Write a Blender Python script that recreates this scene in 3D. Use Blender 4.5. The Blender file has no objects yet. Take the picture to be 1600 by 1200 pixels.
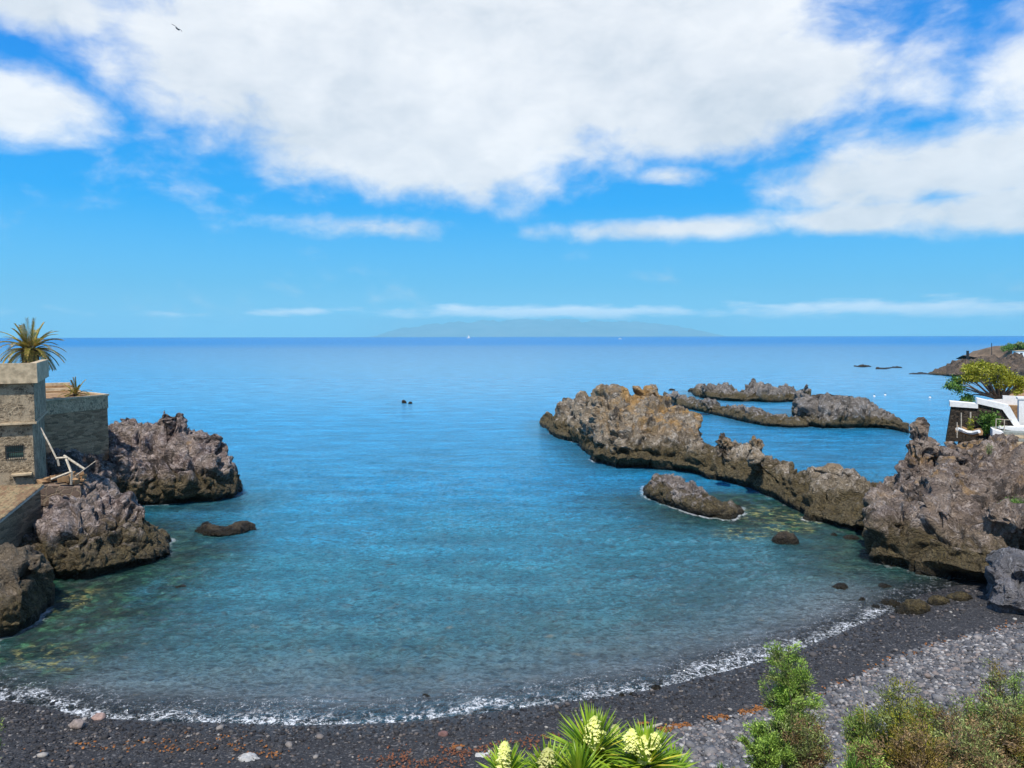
import bpy, math, random
import numpy as np
from mathutils import Vector, Matrix, Euler

# ------------------------------------------------------------------ camera, sky, sun, exposure
sc = bpy.context.scene
COL = sc.collection
F_PX = 1150.0            # focal length in pixels of the 1600 px wide photograph
CAM_H = 13.0
PITCH = math.radians(-3.72)
ROLL = math.radians(-0.11)
cam_d = bpy.data.cameras.new('camera'); cam = bpy.data.objects.new('camera', cam_d); COL.objects.link(cam)
cam_d.sensor_width = 36.0; cam_d.lens = F_PX / 1600 * 36
cam_d.clip_start = 0.1; cam_d.clip_end = 120000
CM = Matrix.Rotation(math.pi/2 + PITCH, 3, 'X') @ Matrix.Rotation(ROLL, 3, 'Z')
cam.matrix_world = Matrix.Translation((0, 0, CAM_H)) @ CM.to_4x4()
sc.camera = cam
sc.render.resolution_x = 1024; sc.render.resolution_y = 768
sc.view_settings.view_transform = 'Standard'; sc.view_settings.look = 'None'
sc.view_settings.gamma = 1; sc.view_settings.exposure = 0.15

def ray(px, py):
    v = CM @ Vector(((px-800)/F_PX, -(py-600)/F_PX, -1)); return v
def G(px, py, z=0.0):               # point where the sight line meets height z
    r = ray(px, py); t = (z-CAM_H)/r.z; return Vector((r.x*t, r.y*t, z))
def Q(px, py, Y):                   # point on the sight line at distance Y
    r = ray(px, py); t = Y/r.y; return Vector((r.x*t, Y, CAM_H+r.z*t))
def azel(px, py):
    r = ray(px, py).normalized(); return math.atan2(r.x, r.y), math.asin(r.z)

SUN = Vector((-0.14, -0.55, 1.0)).normalized()
SEL = math.asin(SUN.z); SAZ = math.atan2(SUN.x, SUN.y)
sl = bpy.data.lights.new('sun', 'SUN'); sl.energy = 4.8; sl.angle = math.radians(1.2); sl.color = (1, .95, .87)
so = bpy.data.objects.new('sun', sl); COL.objects.link(so)
so.rotation_euler = SUN.to_track_quat('Z', 'Y').to_euler()

# ------------------------------------------------------------------ node helpers
class NT:
    def __init__(s, tree): s.t = tree; s.n = tree.nodes; s.l = tree.links
    def __call__(s, typ, ins=None, **props):
        nd = s.n.new(typ)
        for k, v in props.items(): setattr(nd, k, v)
        for k, v in (ins or {}).items():
            sock = nd.inputs[k]
            if isinstance(v, bpy.types.NodeSocket): s.l.new(v, sock)
            else:
                if sock.type == 'RGBA' and len(v) == 3: v = (*v, 1)
                sock.default_value = v
        return nd
    def math(s, op, a, b=0.0, c=None, clamp=False):
        nd = s.n.new('ShaderNodeMath'); nd.operation = op; nd.use_clamp = clamp
        for i, v in enumerate((a, b, c)):
            if v is None: continue
            if isinstance(v, bpy.types.NodeSocket): s.l.new(v, nd.inputs[i])
            else: nd.inputs[i].default_value = v
        return nd.outputs[0]
    def ramp(s, fac, stops, interp='LINEAR'):
        nd = s.n.new('ShaderNodeValToRGB'); s.l.new(fac, nd.inputs[0]); cr = nd.color_ramp; cr.interpolation = interp
        while len(cr.elements) < len(stops): cr.elements.new(0.5)
        for e, (p, c) in zip(cr.elements, stops):
            e.position = p; e.color = (*c, 1) if not isinstance(c, (int, float)) else (c, c, c, 1)
        return nd.outputs[0]
    def mix(s, fac, a, b, mode='MIX'):
        nd = s.n.new('ShaderNodeMix'); nd.data_type = 'RGBA'; nd.blend_type = mode
        for i, v in ((0, fac), (6, a), (7, b)):
            if isinstance(v, bpy.types.NodeSocket): s.l.new(v, nd.inputs[i])
            else: nd.inputs[i].default_value = v if i == 0 else (*v, 1)
        return nd.outputs[2]
    def step(s, v, a, b):            # smoothstep a..b
        nd = s.n.new('ShaderNodeMapRange'); nd.interpolation_type = 'SMOOTHSTEP'; nd.clamp = True
        s.l.new(v, nd.inputs[0]); nd.inputs[1].default_value = a; nd.inputs[2].default_value = b
        nd.inputs[3].default_value = 0; nd.inputs[4].default_value = 1
        return nd.outputs[0]
    def noise(s, vec, scale, detail=4, rough=.55, dist=0):
        nd = s('ShaderNodeTexNoise', {'Vector': vec, 'Scale': scale, 'Detail': detail, 'Roughness': rough, 'Distortion': dist}); return nd.outputs[0]
    def scaled(s, vec, sx, sy, sz, loc=(0, 0, 0)):
        nd = s('ShaderNodeMapping', {'Vector': vec, 'Scale': (sx, sy, sz), 'Location': loc}); return nd.outputs[0]
    def voro(s, vec, scale, feature='F1', rnd=1.0, out='Distance'):
        nd = s('ShaderNodeTexVoronoi', feature=feature); s.l.new(vec, nd.inputs['Vector'])
        nd.inputs['Scale'].default_value = scale; nd.inputs['Randomness'].default_value = rnd
        return nd.outputs[out]

def material(name):
    m = bpy.data.materials.new(name); m.use_nodes = True; t = NT(m.node_tree); t.n.clear()
    out = t('ShaderNodeOutputMaterial'); return m, t, out

# ------------------------------------------------------------------ sky with clouds
w = bpy.data.worlds.new('World'); sc.world = w; w.use_nodes = True
t = NT(w.node_tree); t.n.clear()
wout = t('ShaderNodeOutputWorld')
sky = t('ShaderNodeTexSky', sky_type='NISHITA', sun_disc=False, sun_elevation=SEL, sun_rotation=SAZ, air_density=1.0, dust_density=0.3, ozone_density=3.0)
tc = t('ShaderNodeTexCoord').outputs['Generated']
sep = t('ShaderNodeSeparateXYZ', {0: tc})
az = t.math('ARCTAN2', sep.outputs[0], sep.outputs[1]); el = t.math('ARCSINE', sep.outputs[2])
ae = t('ShaderNodeCombineXYZ', {0: az, 1: el, 2: 0.0}).outputs[0]
elr = t.math('MULTIPLY', el, 1.0/1.57)
skyg = t.ramp(elr, [(0.0, (2.6, 6.9, 9.6)), (.045, (1.2, 5.6, 9.6)), (.11, (.0, 3.8, 9.4)), (.2, (.0, 2.5, 8.2)), (.35, (.0, 1.6, 6.0)), (1.0, (.0, .8, 3.2))])
skyc = t.mix(.96, sky.outputs[0], skyg)
n1v = t.scaled(ae, 1, 1.7, 1)
nbig = t.noise(n1v, 5.5, 9, .56, .25)
nfine = t.noise(n1v, 17, 8, .6, .3)
# (centre px, centre py, radius px, radius py, weight)
CL = [(800, 0, 700, 250, 1.45), (680, 180, 430, 150, 1.1), (640, 250, 230, 80, .8), (340, 90, 200, 115, 1.0), (1080, 140, 410, 112, 1.05),
      (730, -140, 700, 160, 1.2), (-30, 155, 170, 62, .95), (30, -5, 200, 50, .8), (1510, 262, 270, 62, .95),
      (1600, 318, 310, 42, .8), (1060, 358, 230, 26, .75), (1330, 345, 150, 25, .7), (570, 352, 150, 24, .5),
      (1045, 277, 70, 22, .45), (1600, 100, 90, 90, .5)]
f = None
for cx, cy, rx, ry, wt in CL:
    a0, e0 = azel(cx, cy); ra = rx/F_PX; re = ry/F_PX
    v = t.scaled(ae, 1/ra, 1/re, 1, (-a0/ra, -e0/re, 0))
    ln = t('ShaderNodeVectorMath', {0: v}, operation='LENGTH').outputs['Value']
    g = t.math('MULTIPLY', t.math('SUBTRACT', 1.0, ln), wt)
    f = g if f is None else t.math('MAXIMUM', f, g)
beh = t.math('MULTIPLY', t.step(t.math('MULTIPLY', sep.outputs[1], -1.0), -0.3, 0.2), 0.25)   # scattered clouds behind
f = t.math('MAXIMUM', f, t.math('SUBTRACT', beh, .12))
f = t.math('MAXIMUM', f, -1.0)
dens = t.math('ADD', f, t.math('MULTIPLY', t.math('SUBTRACT', nbig, 0.5), 1.35))
dens = t.math('ADD', dens, t.math('MULTIPLY', t.math('SUBTRACT', nfine, 0.5), .55))
dens = t.math('ADD', dens, .0)
big = t.step(dens, -.04, 0.5)
# low band over the island and the horizon
hv = t.scaled(ae, 1, 4.0, 1); nh = t.noise(hv, 16, 8, .6, .2)
hb = None
for cx, cy, rx, ry, wt in [(860, 488, 330, 14, 1.0), (1400, 482, 420, 17, .75), (450, 487, 90, 9, .75), (540, 484, 60, 7, .4), (710, 484, 60, 12, .7), (1270, 484, 60, 14, .7), (1500, 478, 90, 12, .6), (270, 491, 60, 6, .4), (-500, 478, 400, 14, .7), (2300, 475, 500, 20, .7)]:
    a0, e0 = azel(cx, cy); ra = rx/F_PX; re = ry/F_PX
    v = t.scaled(ae, 1/ra, 1/re, 1, (-a0/ra, -e0/re, 0))
    ln = t('ShaderNodeVectorMath', {0: v}, operation='LENGTH').outputs['Value']
    g = t.math('MULTIPLY', t.math('SUBTRACT', 1.0, ln), wt)
    hb = g if hb is None else t.math('MAXIMUM', hb, g)
hb = t.math('MAXIMUM', hb, -1.0)
low = t.step(t.math('ADD', hb, t.math('MULTIPLY', t.math('SUBTRACT', nh, .5), 1.6)), 0.05, 0.75)
shade = t.noise(n1v, 3.4, 5, .5, .3)
shade = t.math('ADD', t.math('MULTIPLY', shade, .75), t.math('MULTIPLY', nfine, .3))
cshade = t.ramp(shade, [(0.34, (5.9, 6.5, 7.1)), (0.48, (7.7, 8.0, 8.35)), (0.62, (9.1, 9.2, 9.3))])
CLOUD_GAIN = 1.02
cshade = t.mix(1.0, cshade, (CLOUD_GAIN,)*3, 'MULTIPLY')
c1 = t.mix(t.math('MULTIPLY', big, .96), skyc, cshade)
c2 = t.mix(t.math('MULTIPLY', low, .9), c1, (12.5, 12.5, 12.6))
bg = t('ShaderNodeBackground', {'Color': c2, 'Strength': 0.10})
t.l.new(bg.outputs[0], wout.inputs[0])

# ------------------------------------------------------------------ numpy noise
def _h(ix, iy, iz, s):
    with np.errstate(over='ignore'):
        h = (ix.astype(np.uint32)*np.uint32(374761393) + iy.astype(np.uint32)*np.uint32(668265263) + iz.astype(np.uint32)*np.uint32(2147483647) + np.uint32(s*974711+12345))
        h = (h ^ (h >> np.uint32(13)))*np.uint32(1274126177); h = (h ^ (h >> np.uint32(16)))*np.uint32(2246822519); h = h ^ (h >> np.uint32(13))
    return (h & np.uint32(0xffffff)).astype(np.float64)/float(0xffffff)
def perlin(p, s=0):
    i = np.floor(p).astype(np.int64); fr = p-i; u = fr*fr*fr*(fr*(fr*6-15)+10); r = 0
    for dx in (0, 1):
        for dy in (0, 1):
            for dz in (0, 1):
                a, b, c = i[:, 0]+dx, i[:, 1]+dy, i[:, 2]+dz
                g = (_h(a, b, c, s)*2-1)*(fr[:, 0]-dx)+(_h(a, b, c, s+7)*2-1)*(fr[:, 1]-dy)+(_h(a, b, c, s+19)*2-1)*(fr[:, 2]-dz)
                r = r+g*np.where(dx, u[:, 0], 1-u[:, 0])*np.where(dy, u[:, 1], 1-u[:, 1])*np.where(dz, u[:, 2], 1-u[:, 2])
    return r
def fbm(p, octs=4, s=0, gain=.5, lac=2.03):
    a, r = 1., 0
    for k in range(octs): r = r+a*perlin(p*lac**k, s+k*31); a *= gain
    return r
def cells(p, s=0):
    i = np.floor(p).astype(np.int64); f1 = np.full(len(p), 9.); f2 = np.full(len(p), 9.)
    for dx in (-1, 0, 1):
        for dy in (-1, 0, 1):
            for dz in (-1, 0, 1):
                a, b, c = i[:, 0]+dx, i[:, 1]+dy, i[:, 2]+dz
                d = np.sqrt((a+_h(a, b, c, s)-p[:, 0])**2+(b+_h(a, b, c, s+5)-p[:, 1])**2+(c+_h(a, b, c, s+11)-p[:, 2])**2)
                nf2 = np.where(d < f1, f1, np.minimum(f2, d)); f1 = np.minimum(f1, d); f2 = nf2
    return f1, f2
def facets(p, s=0):                 # broken blocky faces: every cell has its own offset and tilt
    i = np.floor(p).astype(np.int64); f1 = np.full(len(p), 9.); f2 = np.full(len(p), 9.); val = np.zeros(len(p))
    for dx in (-1, 0, 1):
        for dy in (-1, 0, 1):
            for dz in (-1, 0, 1):
                a, b, c = i[:, 0]+dx, i[:, 1]+dy, i[:, 2]+dz
                o = np.stack([p[:, 0]-a-_h(a, b, c, s), p[:, 1]-b-_h(a, b, c, s+5), p[:, 2]-c-_h(a, b, c, s+11)], 1)
                d = np.sqrt((o**2).sum(1)); near = d < f1
                v = (_h(a, b, c, s+17)-.5)+1.1*((_h(a, b, c, s+23)-.5)*o[:, 0]+(_h(a, b, c, s+29)-.5)*o[:, 1]+(_h(a, b, c, s+37)-.5)*o[:, 2])
                f2 = np.where(near, f1, np.minimum(f2, d)); f1 = np.where(near, d, f1); val = np.where(near, v, val)
    e = np.clip((f2-f1)/.22, 0, 1)
    return val, e

# ------------------------------------------------------------------ object helpers
def mesh_np(name, V, Fc, mat=None, parent=None, smooth=False, n=None):
    me = bpy.data.meshes.new(name); V = np.asarray(V, dtype=np.float32); 
    if isinstance(Fc, np.ndarray):
        k = Fc.shape[1]; me.vertices.add(len(V)); me.vertices.foreach_set('co', V.ravel())
        me.loops.add(Fc.size); me.loops.foreach_set('vertex_index', Fc.ravel().astype(np.int32))
        me.polygons.add(len(Fc)); me.polygons.foreach_set('loop_start', np.arange(0, Fc.size, k, dtype=np.int32))
        me.polygons.foreach_set('loop_total', np.full(len(Fc), k, dtype=np.int32))
        me.update(calc_edges=True)
    else:
        me.from_pydata([tuple(map(float, v)) for v in V], [], Fc); me.update()
    if smooth: me.polygons.foreach_set('use_smooth', np.ones(len(me.polygons), dtype=bool))
    if mat: me.materials.append(mat)
    o = bpy.data.objects.new(name, me); COL.objects.link(o)
    if parent: o.parent = parent
    return o
def tag(o, label=None, cat=None, group=None, kind=None):
    if label: o['label'] = label
    if cat: o['category'] = cat
    if group: o['group'] = group
    if kind: o['kind'] = kind
    return o
def empty(name, loc=(0, 0, 0), rz=0, label=None, cat=None, group=None):
    o = bpy.data.objects.new(name, None); COL.objects.link(o); o.location = loc; o.rotation_euler = (0, 0, rz)
    return tag(o, label, cat, group)
class MB:
    def __init__(s): s.v = []; s.f = []
    def add(s, V, Fc):
        b = len(s.v); s.v += [tuple(v) for v in V]; s.f += [tuple(b+i for i in q) for q in Fc]; return s
    def box(s, c, d, rot=None, taper=1.0):
        M = rot or Matrix.Identity(3); c = Vector(c); V = []
        for z in (-1, 1):
            k = taper if z > 0 else 1
            for x, y in ((-1, -1), (1, -1), (1, 1), (-1, 1)): V.append(c+M @ Vector((x*d[0]/2*k, y*d[1]/2*k, z*d[2]/2)))
        return s.add(V, [(0, 3, 2, 1), (4, 5, 6, 7), (0, 1, 5, 4), (1, 2, 6, 5), (2, 3, 7, 6), (3, 0, 4, 7)])
    def hexa(s, P):   # 4 bottom + 4 top
        return s.add(P, [(0, 3, 2, 1), (4, 5, 6, 7), (0, 1, 5, 4), (1, 2, 6, 5), (2, 3, 7, 6), (3, 0, 4, 7)])
    def tube(s, pts, rad, n=8, cap=True):
        pts = [Vector(p) for p in pts]; rad = rad if isinstance(rad, (list, tuple)) else [rad]*len(pts); V = []; Fc = []
        for i, p in enumerate(pts):
            d = (pts[min(i+1, len(pts)-1)]-pts[max(i-1, 0)]).normalized()
            a = d.cross(Vector((0, 0, 1)));
            if a.length < .05: a = d.cross(Vector((0, 1, 0)))
            a.normalize(); b = d.cross(a)
            for k in range(n):
                th = 2*math.pi*k/n; V.append(p+(a*math.cos(th)+b*math.sin(th))*rad[i])
        for i in range(len(pts)-1):
            for k in range(n): Fc.append((i*n+k, i*n+(k+1) % n, (i+1)*n+(k+1) % n, (i+1)*n+k))
        if cap: Fc += [tuple(range(n))[::-1], tuple((len(pts)-1)*n+k for k in range(n))]
        return s.add(V, Fc)
    def build(s, name, mat, parent=None, smooth=False):
        return mesh_np(name, np.array(s.v), s.f, mat, parent, smooth)

def ico(sub=2):
    import bmesh
    bm = bmesh.new(); bmesh.ops.create_icosphere(bm, subdivisions=sub, radius=1)
    V = np.array([v.co[:] for v in bm.verts]); bm.verts.ensure_lookup_table()
    Fc = np.array([[v.index for v in f.verts] for f in bm.faces]); bm.free(); return V, Fc
ICO1, ICO2, ICO3 = ico(1), ico(2), ico(3)

# ------------------------------------------------------------------ materials
def plain(name, col, rough=.7, var=.25, scale=6, bump=.3, spec=.3, island=False):
    m, t, out = material(name); tc = t('ShaderNodeTexCoord').outputs['Object']
    n = t.noise(tc, scale, 6, .6)
    c = t.mix(t.step(n, .3, .7), tuple(x*(1-var) for x in col), tuple(min(1, x*(1+var)) for x in col))
    if island:
        r = t('ShaderNodeNewGeometry').outputs['Random Per Island']
        c = t.mix(1.0, c, t.ramp(r, [(0, .55), (1, 1.45)]), 'MULTIPLY')
    b = t('ShaderNodeBump', {'Height': n, 'Strength': bump, 'Distance': .05})
    p = t('ShaderNodeBsdfPrincipled', {'Base Color': c, 'Roughness': rough, 'Normal': b.outputs[0], 'Specular IOR Level': spec})
    t.l.new(p.outputs[0], out.inputs[0]); return m

def rock_mat(name, ca, cb, cl, ochre=0.0, tide=1.3, dark=1.0, light=.5, och_box=None):
    m, t, out = material(name); P = t('ShaderNodeNewGeometry').outputs['Position']
    sepz = t('ShaderNodeSeparateXYZ', {0: P})
    warp = t('ShaderNodeTexNoise', {'Vector': P, 'Scale': .8, 'Detail': 5.0})
    Pw = t('ShaderNodeVectorMath', {0: P, 1: t('ShaderNodeVectorMath', {0: warp.outputs['Color'], 1: (1.4, 1.4, 1.4)}, operation='MULTIPLY').outputs[0]}, operation='ADD').outputs[0]
    nl = t.noise(Pw, .45, 6, .6); nm = t.noise(Pw, 1.6, 7, .65); nf = t.noise(Pw, 7, 7, .7); nt_ = t.noise(Pw, 26, 4, .7)
    c = t.mix(t.step(nl, .38, .62), ca, cb)
    lm = t.step(t.math('ADD', t.math('MULTIPLY', nm, .6), t.math('MULTIPLY', nf, .4)), .62-light*.2, .74-light*.14)
    c = t.mix(t.math('MULTIPLY', lm, .85), c, cl)
    dk = t.step(t.math('ADD', t.math('MULTIPLY', t.noise(Pw, .9, 6, .6), .6), t.math('MULTIPLY', nf, .4)), .5, .38)
    dk = t.step(t.noise(Pw, .6, 7, .68), .47, .38)
    c = t.mix(t.math('MULTIPLY', dk, .8), c, (.03, .025, .022))
    if ochre > 0:
        om = t.step(t.noise(P, .55, 5, .6), .62-ochre*.3, .78-ochre*.3)
        hz = t.step(t.math('ADD', sepz.outputs[2], t.math('MULTIPLY', nl, 3)), 4.0, 6.3)
        fac = t.math('MULTIPLY', t.math('MULTIPLY', om, hz), .8)
        if och_box:
            (x0, x1) = och_box
            fac = t.math('MULTIPLY', fac, t.math('MULTIPLY', t.step(sepz.outputs[0], x0-3, x0+2), t.step(sepz.outputs[0], x1+3, x1-2)))
        c = t.mix(fac, c, (.50, .30, .11))
    # fine noise speckle, darker and lighter than the base
    sp = t.ramp(t.math('ADD', t.math('MULTIPLY', nf, .5), t.math('MULTIPLY', nt_, .5)), [(.32, .38), (.45, .85), (.56, 1.15), (.7, 1.7)])
    c = t.mix(1.0, c, sp, 'MULTIPLY')
    # olive weed band left by the tide, wet black foot
    zt = t.math('ADD', sepz.outputs[2], t.math('MULTIPLY', t.math('SUBTRACT', t.math('ADD', t.math('MULTIPLY', nm, .5), t.math('MULTIPLY', nl, .5)), .5), 4.2))
    alg = t.mix(t.step(nf, .35, .65), (.05, .038, .02), (.16, .125, .055))
    c = t.mix(t.math('MULTIPLY', t.step(zt, tide, tide*.55), .9), c, alg)
    wet = t.step(t.math('ADD', sepz.outputs[2], t.math('MULTIPLY', t.math('SUBTRACT', nm, .5), 1.1)), .62, .3)
    c = t.mix(t.math('MULTIPLY', wet, .85), c, (.018, .016, .011))
    c = t.mix(1.0, c, (dark,)*3, 'MULTIPLY')
    h = t.math('ADD', t.math('MULTIPLY', nm, 1.2), t.math('MULTIPLY', nf, .55))
    h = t.math('ADD', h, t.math('MULTIPLY', nt_, .16))
    vc = t.voro(Pw, 1.9, 'DISTANCE_TO_EDGE'); h = t.math('ADD', h, t.math('MULTIPLY', t.step(vc, 0, .14), .18))
    b = t('ShaderNodeBump', {'Height': h, 'Strength': 1.0, 'Distance': .5})
    r = t.math('SUBTRACT', .92, t.math('MULTIPLY', wet, .5))
    p = t('ShaderNodeBsdfPrincipled', {'Base Color': c, 'Roughness': r, 'Normal': b.outputs[0], 'Specular IOR Level': .25})
    t.l.new(p.outputs[0], out.inputs[0]); return m
M_purple = rock_mat('purple_grey_lava', (.19, .14, .125), (.30, .24, .20), (.64, .54, .50), ochre=.1, tide=3.0, light=.8)
M_ridge = rock_mat('ochre_topped_lava', (.20, .16, .115), (.33, .27, .195), (.62, .55, .47), ochre=.62, tide=3.0, light=.72, och_box=(10, 24))
M_olive = rock_mat('olive_brown_lava', (.16, .125, .085), (.23, .185, .13), (.42, .35, .29), tide=2.2, light=.35)
M_grey = rock_mat('grey_lava', (.17, .15, .13), (.27, .24, .21), (.60, .57, .56), tide=1.9, light=.6)
M_cliff = rock_mat('cliff_lava', (.17, .13, .11), (.31, .24, .185), (.60, .51, .45), ochre=.3, tide=3.1, light=.7)
M_black = rock_mat('wet_black_rock', (.055, .042, .03), (.10, .078, .05), (.22, .17, .12), tide=.2, light=.2)
M_coast = rock_mat('brown_coast_rock', (.10, .08, .065), (.19, .14, .10), (.3, .25, .2), tide=.8, light=.4)
M_islet = rock_mat('pale_topped_lava', (.17, .14, .12), (.25, .21, .18), (.55, .50, .48), tide=1.5, light=.75)
M_smooth = rock_mat('blue_grey_rock', (.17, .17, .18), (.23, .22, .23), (.42, .42, .44), tide=.02, light=.55)

# ------------------------------------------------------------------ rock builder
ROCK_PTS = []
HOLD = []
def rock(name, mat, stations=(), knobs=(), voxel=.14, amp=1.0, scale=1.0, seed=1, depthz=-2.5, sub=5, label=None, cat='rock', group=None, zfloor=0.0):
    V = []; Fc = []
    if stations:
        S = []
        for (fx, fy), (tx, ty), sb, wd in stations:
            Fp = G(fx, fy, zfloor); T = Q(tx, ty, Fp.y+sb); B = Vector((T.x*(Fp.y+wd)/T.y, Fp.y+wd, zfloor))
            S.append([*Fp, *T, *B])
        S = np.array(S); n = len(S); k = (n-1)*sub+1; u = np.linspace(0, n-1, k)
        S = np.stack([np.interp(u, np.arange(n), S[:, j]) for j in range(9)], 1)
        prof = [('f', .16, None), ('f', .13, 0), ('f', .0, .16), ('f', .03, .38), ('f', .16, .60), ('f', .42, .80), ('f', .74, .93), ('f', 1, 1),
                ('b', .3, .93), ('b', .62, .68), ('b', .85, .35), ('b', .97, 0), ('b', 1, None)]
        rows = []
        for side, h, z in prof:
            Fp, T, B = S[:, 0:3], S[:, 3:6], S[:, 6:9]
            A, C = (Fp, T) if side == 'f' else (T, B)
            P = A+(C-A)*h
            P[:, 2] = depthz if z is None else zfloor+(T[:, 2]-zfloor)*z
            rows.append(P)
        R = np.stack(rows, 1); m = R.shape[1]
        V = R.reshape(-1, 3).tolist()
        for i in range(k-1):
            for j in range(m):
                j2 = (j+1) % m; Fc.append((i*m+j, (i+1)*m+j, (i+1)*m+j2, i*m+j2))
        Fc.append(tuple(range(m))); Fc.append(tuple((k-1)*m+j for j in range(m))[::-1])
    for kn in knobs:
        if len(kn) == 5: px, pyt, Y, wpx, hpx = kn; tl = 0; dr = None
        else: px, pyt, Y, wpx, hpx, tl, dr = kn
        c = Q(px, pyt+hpx/2, Y); rx = wpx/2*Y/F_PX; rz = hpx/2*Y/F_PX; ry = dr or rx
        b = len(V); v = ICO2[0]*np.array([rx, ry, rz]); v[:, 0] += v[:, 2]*tl; v = v+np.array(c)
        V += v.tolist(); Fc += [tuple(int(b+i) for i in q) for q in ICO2[1]]
    me = bpy.data.meshes.new('tmp'); me.from_pydata(V, [], Fc); me.update()
    import bmesh
    bm = bmesh.new(); bm.from_mesh(me); bmesh.ops.recalc_face_normals(bm, faces=bm.faces); bm.to_mesh(me); bm.free()
    o = bpy.data.objects.new('tmp', me); COL.objects.link(o)
    md = o.modifiers.new('r', 'REMESH'); md.mode = 'VOXEL'; md.voxel_size = voxel
    dg = bpy.context.evaluated_depsgraph_get(); m2 = bpy.data.meshes.new_from_object(o.evaluated_get(dg))
    bpy.data.objects.remove(o); bpy.data.meshes.remove(me)
    nv = len(m2.vertices); co = np.empty(nv*3); m2.vertices.foreach_get('co', co); co = co.reshape(-1, 3)
    no = np.empty(nv*3); m2.vertices.foreach_get('normal', no); no = no.reshape(-1, 3)
    # smooth the normals a little so large displacements stay coherent
    ed = np.empty(len(m2.edges)*2, dtype=np.int32); m2.edges.foreach_get('vertices', ed); ed = ed.reshape(-1, 2)
    for _ in range(6):
        a = no.copy(); np.add.at(a, ed[:, 0], no[ed[:, 1]]); np.add.at(a, ed[:, 1], no[ed[:, 0]]); no = a/np.maximum(1e-6, np.linalg.norm(a, axis=1))[:, None]
    p = co/scale
    wv = np.stack([fbm(p*.35, 3, seed+k*97) for k in range(3)], 1)
    q = p+wv*1.2; q2 = q*np.array([1, 1, .5]); sh_ = q2.copy(); sh_[:, 0] += .35*co[:, 2]/scale
    f1, e = facets(sh_/3.1, seed+3); d = 1.55*f1*e-.42*(1-e)
    f1, e = facets((q*np.array([1, 1, .7])+wv*.7)/1.2, seed+13); d += .46*f1*e-.12*(1-e)
    f1, e = facets((q+wv*.3)/.55, seed+23); d += .17*f1*e-.05*(1-e)
    rg = 1-np.abs(fbm(q*np.array([1, 1, .6])/2.0, 5, seed+41, .6))*2.4; d += .30*(rg-.62)
    for cs_, cd_, cw_ in ((2.6, .75, .055), (1.1, .26, .06), (.45, .06, .09)):
        d -= cd_*np.exp(-(fbm(q*np.array([1, 1, .55])/cs_, 2, seed+int(cs_*70), .5)/cw_)**2)
    d += .24*np.clip((1-np.abs(perlin(q/.9, seed+83))*3.2), 0, 1)**2*np.clip(co[:, 2]/3-.3, 0, 1)
    pit = fbm(p/.7, 4, seed+61, .6); d -= .35*np.clip(pit-.12, 0, 1)
    d += .07*fbm(p/.3, 2, seed+57, .6)
    up = np.clip((co[:, 2])/2.0, .35, 1)
    co2 = co+no*(d*amp*scale*up)[:, None]
    # jagged horizontal jitter of the upper parts for clefts
    m2.vertices.foreach_set('co', co2.ravel()); m2.update()
    m2.polygons.foreach_set('use_smooth', np.ones(len(m2.polygons), dtype=bool))
    m2.materials.clear(); m2.materials.append(mat); m2.name = name
    r = bpy.data.objects.new(name, m2); COL.objects.link(r)
    tag(r, label, cat, group)
    wl = co2[np.abs(co2[:, 2]) < .25]
    if len(wl) and name not in ('flat_rock', 'boulder'): ROCK_PTS.append(wl[::max(1, len(wl)//400), :2])
    return r

rock('lava_ridge', M_ridge, [
    ((842, 663), (845, 652), 1.2, 3.5), ((866, 685), (872, 637), 5, 12), ((903, 694), (906, 632), 6, 14), ((926, 726), (938, 618), 10, 19),
    ((960, 735), (970, 616), 10, 20), ((1000, 736), (1008, 622), 11, 20), ((1045, 737), (1050, 634), 10, 18), ((1080, 743), (1084, 648), 8, 15),
    ((1106, 750), (1108, 694), 5, 10), ((1140, 758), (1142, 686), 5, 11), ((1185, 773), (1190, 690), 5, 10), ((1213, 785), (1216, 712), 4.5, 9),
    ((1245, 802), (1250, 738), 4.5, 9), ((1290, 822), (1295, 751), 4.5, 9), ((1330, 834), (1338, 754), 5, 9), ((1380, 838), (1384, 757), 5, 9), ((1420, 850), (1425, 750), 6, 12)],
    [(1018, 594, 82, 30, 50), (1010, 606, 82, 56, 70), (1055, 632, 78, 60, 60), (993, 622, 80, 40, 60), (950, 612, 79, 34, 50), (870, 631, 98, 16, 20), (903, 628, 92, 24, 24),
     (1132, 668, 62, 40, 60), (1180, 674, 60, 44, 70), (1282, 736, 55, 14, 40), (1302, 738, 54, 14, 40), (1336, 724, 53, 26, 80), (1362, 745, 52, 22, 40),
     (1272, 782, 51.5, 38, 50), (1355, 795, 47, 50, 36)],
    voxel=.11, amp=.85, scale=1.2, seed=5, label='long jagged lava ridge with an ochre knobbly summit reaching into the bay', cat='rock ridge')
rock('lava_cliff', M_cliff, [
    ((1352, 868), (1384, 752), 7, 14), ((1376, 886), (1418, 748), 9, 17), ((1420, 894), (1452, 730), 10, 19), ((1470, 912), (1490, 692), 11, 24),
    ((1530, 926), (1550, 692), 13, 28), ((1600, 935), (1640, 694), 14, 30), ((1720, 935), (1760, 690), 14, 30)],
    [(1448, 725, 50, 50, 90), (1480, 690, 50, 40, 80), (1420, 760, 45, 60, 120),
     (1378, 800, 41.5, 56, 90), (1455, 770, 44, 60, 130, .2, 1.6), (1400, 830, 41.5, 70, 90), (1455, 850, 40, 90, 90), (1500, 800, 42, 80, 110), (1560, 780, 38, 60, 60), (1590, 792, 37, 60, 50), (1600, 700, 50, 90, 90),
     (1545, 830, 39, 60, 90), (1425, 795, 42.5, 26, 90, .3, 1.2)],
    voxel=.085, amp=.72, scale=1.6, seed=11, label='tall craggy cliff below the white terrace', cat='rock cliff')
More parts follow.
